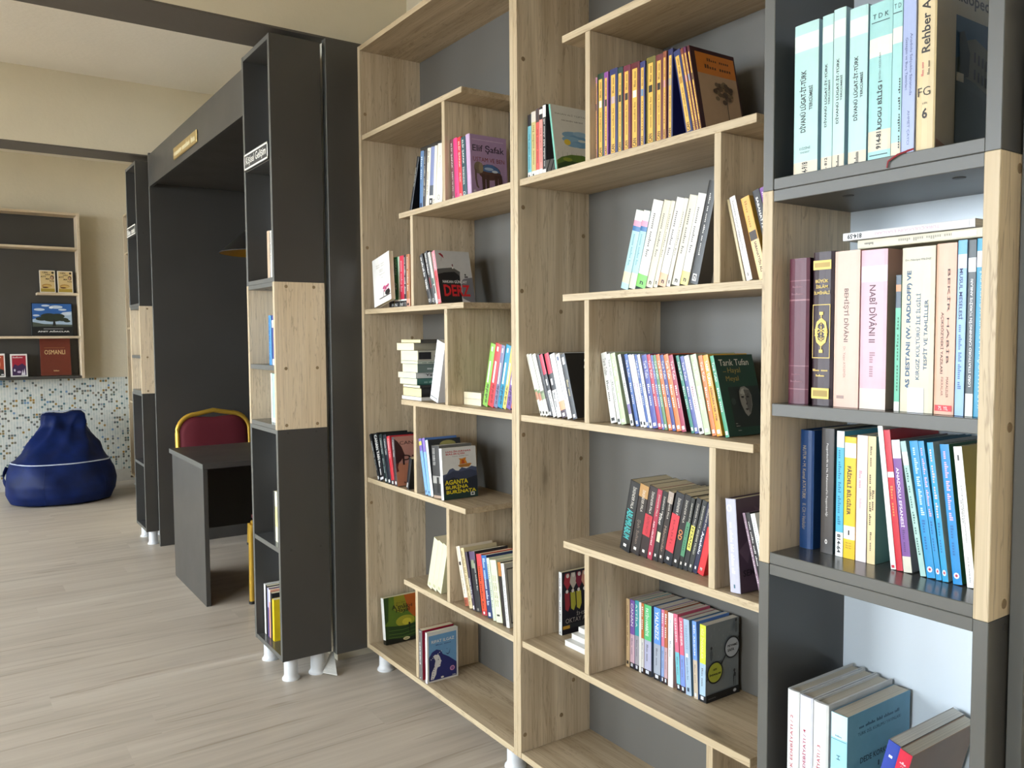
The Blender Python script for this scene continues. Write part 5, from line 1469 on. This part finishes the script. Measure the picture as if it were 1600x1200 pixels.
row('C2', 'on the oak-sided upper shelf, nearest column', GC, [
 ('burgundy leather-bound book', '#5C2536', dict(cover='#2A0E18', hard=True, w=.15, pages='white', bands=[(.845, .85, '#9A6A70'), (.71, .72, '#9A6A70'), (.26, .265, '#9A6A70'), (.10, .105, '#9A6A70')], texts=[('~01', 'h', .80, .815, .5, '#8A5A62'), ('~01', 'h', .75, .765, .6, '#8A5A62'), ('~01', 'h', .20, .21, .5, '#8A5A62'), ('~01', 'h', .15, .165, .6, '#8A5A62')])),
 ('black book with gold medallion', '#352229', dict(cover='#120A0D', hard=True, w=.15, pages='white', texts=medallion())),
 ('peach pink paperback', '#D9B3A0', dict(cover='#D9A9A4', w=.15, texts=[('BEHİŞTÎ DÎVÂNI', 'd', .42, .76, .26, '#5C4640', .5, .01), ('Dr. Yaşar AYDEMİR', 'd', .19, .39, .14, '#8C6E66', .45), ('#', '', .055, .075, .3, '#9A8078', .3)])),
 ('thick pale pink paperback', '#D6A9B4', dict(cover='#C4A096', w=.15, bands=[(.8, .9, '#D3C3CC'), (0, .13, '#DCCBBE')], texts=[('NABÎ DÎVÂNI II', 'd', .42, .78, .3, '#5A3844', .5, .015), ('~02', 'd', .2, .36, .22, '#A07E88', .5)])),
 ('narrow jade green book', '#5CB492', dict(cover='#4A8E74', w=.15, bands=[(.76, 1, '#3A4A5A'), (.88, .93, '#C48A5A'), (0, .07, '#E3E0D6')], texts=[('~03', 'u', .15, .7, .4, '#2E6A54')])),
 ('thick ivory paperback with blue lettering', '#CFC6AC', dict(cover='#C9BEA0', w=.15, texts=[('AS DESTANI (W. RADLOFF) VE', 'u', .14, .86, .17, '#2A5578', .25, .03), ('KIRGIZ KÜLTÜRÜ İLE İLGİLİ', 'u', .2, .72, .15, '#2A5578', .52, .01), ('TESPİT VE TAHLİLLER', 'u', .26, .68, .14, '#2A5578', .75, .01), ('Dr. Naciye YILDIZ', 'h', .915, .93, .78, '#4A5A60'), ('#', '', .0, .15, .5, '#E6E6EA', .5)])),
 ('apricot paperback with red foot label', '#DBA88C', dict(cover='#C98A7E', w=.15, texts=[('#', '', .02, .055, .86, '#D22A34'), ('75. YIL', 'h', .026, .048, .5, '#F4D9D0'), ('AÇIKSÖZ’DEKİ YAZILARI', 'd', .24, .60, .2, '#4C3028', .38, .015), ('BEKİR HABİB', 'd', .3, .85, .16, '#4C3028', .68), ('MAKALELER', 'd', .1, .22, .12, '#4C3028', .68), ('FIKRALAR', 'd', .11, .22, .12, '#7C5A50', .42)])),
 ('light blue paperback', '#8FB4DA', dict(w=.15, bands=[(.92, 1, '#5CA4C4'), (.84, .92, '#C9CBE0')], texts=[('MUSUL MESELESİ', 'd', .55, .84, .5, '#2A3A6A', .5, .02), ('~05', 'd', .15, .52, .4, '#4A6AA4')])),
 ('dark grey paperback with white lettering', '#3A4246', dict(w=.15, bands=[(.82, .9, '#D3D6DE'), (0, .13, '#D3D6CE')], texts=[('LORD STRATFORD CANNING’İN TÜRKİYE ANILARI', 'u', .17, .78, .42, '#EDEFEF', .5, .01)])),
 ('teal blue paperback', '#2A8FB4', dict(w=.15, bands=[(.84, .93, '#C9D0E4')], texts=[('KARAMANOĞULLARI’NIN KÖKENLERİ', 'u', .05, .82, .4, '#BFE3EE')])),
])
zc2 = ROWS['C2'][0] + .2175
def lying_x(label, x0, y, z, t, ln, w, cover, pages, texts):
    """book lying flat with its spine facing the room, head towards -X (print upside down)"""
    r = book(label, 0, 0, 0, t, ln, w, 0, cover, pages=pages, texts=texts, group='books lying across the row in the nearest column')
    m = Matrix(((0, 0, 1), (0, 1, 0), (-1, 0, 0))).to_4x4()
    m.translation = Vector((x0, y, z + t))
    r.matrix_world = m
    return r
lying_x('cream book lying across the upright row, under a thin white one', -.667, 1.034, zc2, .0115, .165, .12, '#CFC8B2', 'white', [('~04', 'd', .35, .8, .4, '#9A9484'), ('~01', 'd', .06, .14, .3, '#6A665C'), ('#', '', .78, .96, .6, '#F0EEE8')])
lying_x('thin white book on top of the lying cream one', -.687, 1.030, zc2 + .0125, .0105, .178, .12, '#CFCFD0', 'white', [('814-59', 'd', .04, .16, .62, '#1B1A18', .5, .03), ('TÜRKÇÜLÜĞÜN ESASLARI', 'd', .27, .76, .55, '#C4A0AC', .5), ('#', '', .84, .96, .8, '#F4F4F6')])

def stk(look, c, main, **k):
    return (look, c, dict(w=.125, pages='grey', **k))
NZ = '#1F92CC'
def blue(n, hl='#E3B4C4', cov='#1A6E8E'):
    return dict(cover=cov, w=.125, pages='grey', texts=[('~0%d' % n, 'd', .45, .95, .42, hl, .55), ('~02', 'd', .2, .42, .35, '#1465A4', .5), ('O', 'h', .04, .085, .62, '#F0E9EA', .5, .05), ('#', '', .055, .07, .25, '#D0303A')])
row('C3', 'on the oak-sided lower shelf, nearest column', GC, [
 ('navy hardback with gilt lettering', '#1C4478', dict(w=.125, hard=True, texts=[('NUTUK • M. Kemal ATATÜRK', 'd', .42, .87, .3, '#C4B08C', .42), ('II. Cilt • Vesikalar', 'd', .16, .38, .26, '#B0A08A', .42)])),
 ('dark grey book with white lettering', '#47423F', dict(w=.125, texts=[('Peygamberlik ve Hz. Muhammed’in Peygamberliği', 'd', .3, .88, .2, '#E3DFD8', .5), ('O', 'h', .075, .115, .2, '#E3DFD8', .5, .06)])),
 ('slim blue and white book', '#4FB2D0', dict(w=.125, bands=[(.87, 1, '#E9EAE8'), (0, .195, '#EDEEEA')], texts=[('~05', 'd', .25, .85, .4, '#2A7C9C'), ('814-64', 'd', .03, .18, .5, '#17171A', .5, .03)])),
 ('bright yellow book', '#F2C21E', dict(w=.125, bands=[(.83, .95, '#EDE8E0'), (.16, .27, '#F0EBE0')], texts=[('FÂİDELİ BİLGİLER', 'd', .36, .76, .42, '#3A2E14', .5, .03), ('1', 'h', .195, .235, .12, '#23201A', .5, .05), ('~02', 'h', .125, .135, .5, '#9A7A1A'), ('~02', 'h', .105, .115, .5, '#9A7A1A'), ('~02', 'h', .085, .095, .5, '#9A7A1A')])),
 ('pale pink book', '#EDD9D6', dict(w=.125, texts=[('~02', 'd', .58, .72, .3, '#D98A9A', .4), ('~01', 'd', .42, .5, .25, '#E0A4B0', .45)])),
 ('straw paperback with teal cover', '#E9CE9C', dict(cover='#5E8A86', w=.125, texts=[('~04', 'd', .3, .7, .28, '#3A2E1C', .4), ('~02', 'd', .42, .58, .28, '#3A2E1C', .75), ('~02', 'd', .76, .92, .22, '#4A3E2C', .45), ('~02', 'd', .1, .25, .22, '#4A3E2C', .5)])),
 ('tall slim white book leaning left', '#F0EEEA', dict(w=.125, texts=[('#', '', .01, .03, .6, '#C81E34')])),
 ('tall red book leaning left', '#C8182E', dict(w=.125, bands=[(.66, .70, '#F0DADA')], texts=[('~02', 'd', .38, .6, .4, '#E48A4A')])),
 ('purple book leaning left', '#7A4C94', dict(cover='#8C8690', w=.125, bands=[(.86, 1, '#E6E2E8'), (0, .12, '#D9D3C0')], texts=[('ANADOLU EFSANESİ', 'd', .34, .79, .45, '#F2E9F6', .5, .01), ('~02', 'd', .15, .32, .3, '#5A3472')])),
 ('slim pale green book leaning left', '#A9CCC4', dict(w=.125, bands=[(.82, .92, '#EDEFEC')], texts=[('~06', 'd', .15, .8, .35, '#4A6A64')])),
 ('azure book leaning left', NZ, blue(5, '#BFE6F4')), ('azure book with pink lettering', NZ, blue(5)), ('slim azure book leaning left', '#229CCE', blue(4, '#E9C4B0', '#C9D2D6')),
 ('azure book beside the white one', '#1C8ACC', blue(5, '#D9B4DC', '#2E6E58')),
 ('white book with olive cover', '#F0EFEB', dict(cover='#A49A4C', w=.125, pages='grey', texts=[('KADI BURHANEDDİN DİVANI’NDAN', 'd', .32, .72, .22, '#3A3836', .55), ('SEÇMELER', 'd', .45, .62, .2, '#3A3836', .3), ('ALİ ALPASLAN', 'd', .04, .22, .22, '#5A5856', .5), ('#', '', .90, .94, .2, '#4A4846')])),
])
zc4 = 0.519
GC4 = 'books on the lower shelf of the nearest column'
for k, (x, t, nm) in enumerate(((-.7605, .0205, '2'), (-.7390, .0220, '4'), (-.7160, .0245, '3'))):
    book('white hardback with red lettering, number %s, lowest visible shelf' % ('two', 'four', 'three')[k], x, 1.018, zc4, t, .262 - .001 * k, .165, 0, '#E9E9E6' if k != 1 else '#E3E4EE', cover='#DEDEDC', pages='grey', hard=True,
         texts=[('ÇAĞDAŞ TÜRK EDEBİYATI / ' + nm, 'u', .28, .86 - .05 * k, .34, '#B01C3C', .45, .01)], group=GC4)
def art_dede(A, T):
    A(rect(0, 1, 0, 1), '#6FA9C4')
    T('~05', .18, .82, .905, .925, '#23506C'); T('TÜRK DİL KURUMU YAYINLARI', .16, .84, .865, .89, '#23506C')
    T('DEDE KORKUT KİTABI', .2, .95, .70, .745, '#1E3A50', .01); T('I', .48, .50, .64, .67, '#1E3A50'); T('~03', .32, .7, .56, .58, '#1E3A50')
book('thick light blue book with plain lettered cover, lowest visible shelf', -.6885, 1.022, zc4, .026, .253, .16, 0, '#A4DCE8', cover='#6FA9C4', pages='grey',
     bands=[(.86, 1, '#CFEAF0')], texts=[('#', '', .85, .853, .9, '#3A7A94'), ('~01', 'h', .87, .88, .4, '#4A8AA0'), ('T', 'u', .42, .445, .22, '#2C5F78'), ('A', 'u', .50, .525, .22, '#2C5F78'), ('B', 'u', .58, .605, .22, '#2C5F78'), ('E', 'u', .66, .685, .22, '#2C5F78'), ('H', 'u', .74, .765, .22, '#2C5F78')], art=art_dede, group=GC4)
book('cobalt blue book leaning over the light blue one', -.6585, 1.015, zc4, .017, .255, .165, 14, '#2A44A4', cover='#B9B4AC', pages='white', texts=[('#', '', .91, .925, .3, '#D9DCF0'), ('~02', 'u', .6, .8, .3, '#4A62BC')], group=GC4)
book('crimson book leaning beside the cobalt blue one', -.6400, 1.013, zc4, .017, .250, .165, 14, '#D0203E', cover='#A4805C', pages='grey', texts=[('*', 'h', .90, .94, .5, '#F0C4C8', .5, .03), ('~02', 'u', .82, .89, .14, '#F0B0B8')], group=GC4)

# ------------------------------------------------------------------ books: the two farther columns
GN = 'books in the lettered grey column'
def nb(label, x, z, t, h, sp, cov=None, lean=0, **k): book(label, x, 1.03, z, t, h, .13, lean, sp, cover=cov, group=GN, **k)
nb('tan paperback, left of two on the sign-topped column upper shelf', -3.165, 1.537, .028, .185, '#C9AE90')
nb('white paperback, right of two on the sign-topped column upper shelf', -3.130, 1.537, .022, .183, '#E6E2D6', texts=[('~03', 'd', .4, .95, .4, '#3A3630')])
nb('mottled bright blue book in the sign-topped column oak section', -3.170, 1.209, .030, .19, '#2A86C4', texts=[('~05', 'd', .1, .95, .5, '#1A5A94')])
nb('navy and white book in the sign-topped column oak section', -3.132, 1.209, .024, .19, '#2A3A84', bands=[(.75, .9, '#E9E9EE'), (0, .12, '#E9E9EE')])
nb('white book in the sign-topped column, below the blue one', -3.158, .986, .018, .19, '#E2E6DE')
nb('mint green book in the sign-topped column, below the blue one', -3.136, .986, .022, .188, '#A9D6C4', bands=[(0, .1, '#E9EDE6')])
nb('black-edged cream book standing in the sign-topped column lower shelf', -3.160, .519, .014, .195, '#1C1B1B')
nb('cream book standing in the sign-topped column lower shelf', -3.143, .519, .026, .198, '#E9E6CC', bands=[(.3, .7, '#E4DC9A')])
def art_iyi(A, T):
    A(rect(0, 1, 0, 1), '#F0CE1A')
    T('İyi', .22, .48, .60, .69, '#17150C', .04); T('Bilim', .22, .75, .48, .57, '#17150C', .04); T('Haber', .22, .82, .36, .45, '#17150C', .04); T('~01', .5, .6, .88, .9, '#6A5A10')
zb2 = .1055
nb('white-spined book, first from left at the bottom of the sign-topped column', -3.306, zb2, .020, .205, '#ECEAE4', pages='white')
nb('black book, second from left at the bottom of the sign-topped column', -3.285, zb2, .022, .203, '#131316')
nb('violet book, third from left at the bottom of the sign-topped column', -3.262, zb2, .018, .2, '#5A4A84', bands=[(.6, 1, '#B4B4D6')])
nb('peach and white book, fourth from left at the bottom of the sign-topped column', -3.243, zb2, .016, .196, '#E9A48C', bands=[(.75, 1, '#EDE6E0')])
nb('black and yellow book, fifth from left at the bottom of the sign-topped column', -3.226, zb2, .020, .188, '#17161A')
nb('bright yellow book with bold black title at the bottom of the sign-topped column', -3.2055, zb2, .024, .168, '#F0CE1A', art=art_iyi)
book('pink book on the farthest grey column', -5.70, 1.03, .519, .03, .185, .13, -3, '#C98A9C', cover='#C98A9C', bands=[(.9, 1, '#EDE6E0')], group='books in the farthest column')
book('white book on the farthest grey column, oak section', -5.66, 1.03, 1.209, .03, .19, .13, 0, '#E9E7E0', group='books in the farthest column')
book('black book on the far corner bookcase', -7.92, 1.38, 1.088, .03, .21, .14, 0, '#17161A')

# ------------------------------------------------------------------ books shown face-out on the end wall
def art_ayt(A, T):
    A(rect(0, 1, 0, 1), '#F0EADB'); A(rect(.05, .95, .03, .97), '#D9BE86'); A(rect(.05, .95, .03, .18), '#B59A3E')
    T('CEN', .18, .52, .87, .94, '#1E1812', .03); T('GİZ', .36, .70, .78, .85, '#1E1812', .03); T('AYT', .08, .42, .68, .75, '#1E1812', .03); T('MA', .40, .66, .58, .65, '#1E1812', .03); T('TOV', .62, .95, .48, .55, '#1E1812', .03)
    A(ell(.85, .90, .08, .05, 14), '#1E1812'); A(ell(.80, .68, .12, .10, 16), '#2A211A'); A(ell(.79, .665, .08, .075, 14), '#C49A78')
    A(ell(.45, .30, .32, .09, 20), '#B58A44'); A(ell(.48, .28, .27, .06, 20), '#D3AE62'); A(ell(.35, .23, .2, .03, 14), '#5A2A14')
def art_tree(A, T):
    A(rect(0, 1, 0, 1), '#121517'); A(rect(.03, .97, .33, .98), '#2C62A8')
    A([(.03, .33), (.97, .33), (.97, .75), (.75, .72), (.55, .55), (.3, .6), (.03, .5)], '#A9BED3')
    for a, b, c2, d in ((.2, .8, .13, .04), (.6, .88, .16, .05), (.85, .68, .12, .05), (.35, .92, .1, .03), (.12, .62, .08, .03), (.75, .8, .1, .03)): A(ell(a, b, c2, d, 14), '#C9D6E4')
    A(ell(.48, .86, .05, .03, 14), '#EFF6FA')
    A([(.03, .42), (.3, .36), (.97, .34), (.97, .28), (.03, .28)], '#4A5248')
    for a, b, c2, d in ((.25, .52, .15, .06), (.42, .60, .2, .09), (.62, .60, .18, .08), (.75, .50, .14, .055), (.5, .52, .25, .09), (.85, .45, .08, .04)): A(ell(a, b, c2, d, 14), '#2A3326')
    A([(.50, .30), (.58, .30), (.555, .5), (.525, .5)], '#1E1E18')
    A(rect(.28, .75, .205, .215), '#C9CCCC'); T('ANIT AĞAÇLAR', .14, .90, .10, .165, '#F0F0EC', .03)
def art_osm(A, T):
    A(rect(0, 1, 0, 1), '#6E2C1A'); T('OSMANLI', .14, .82, .57, .69, '#E3C48C'); A(rect(.14, .82, .745, .752), '#A87848'); T('~01', .42, .60, .11, .15, '#E3C48C')
def art_rom(A, T):
    A(rect(0, 1, 0, 1), '#F2EEE8'); A(rect(.10, .92, .05, .93), '#A41E34'); A([(.10, .05), (.92, .05), (.92, .45), (.7, .58), (.45, .48), (.25, .55), (.10, .35)], '#3A1E4C')
    T('~01', .16, .75, .82, .89, '#F0D6D6'); A([(.62, .06), (.70, .3), (.74, .12), (.82, .36), (.86, .06)], '#E6E0EA'); A(ell(.24, .28, .05, .06, 10), '#E6E0EA'); A(ell(.5, .2, .12, .05, 10), '#C9B4D0')
def art_por(A, T):
    A(rect(0, 1, 0, 1), '#F2EEE8'); A(rect(.08, .93, .05, .92), '#B0482E'); A(ell(.5, .55, .24, .22, 18), '#D99A74'); A([(.1, .05), (.93, .05), (.9, .3), (.6, .38), (.3, .34)], '#23282A'); T('~01', .2, .8, .82, .88, '#F0DCCA'); A(rect(.75, .9, .08, .12), WH)
XB = -8.235
GE = 'books displayed face-out on the end wall'
def face(label, y0, y1, z, h, art, c, sp=None, x=XB, t=.02): book(label, x, y0, z, t, h, y1 - y0, -7, sp or c, cover=c, art=art, group=GE, pages='white')
face('tan portrait paperback face-out on the small ledge, left of its twin', .682, .802, 1.722, .195, art_ayt, '#F0EADB')
face('tan portrait paperback face-out on the small ledge, beside the frame', .820, .938, 1.722, .193, art_ayt, '#F0EADB')
face('landscape album with a spreading tree on its cover, on the end wall', .608, .930, 1.345, .288, art_tree, '#121517', '#5A6A72', t=.025)
face('brown cloth album with gilt title on the display bookcase bottom board', .665, .898, .997, .325, art_osm, '#6E2C1A', t=.04)
face('white-bordered crimson paperback face-out beside the brown album', .440, .566, .997, .195, art_rom, '#F2EEE8')
face('white-bordered portrait paperback face-out at the photo edge', .275, .402, .997, .200, art_por, '#F2EEE8')
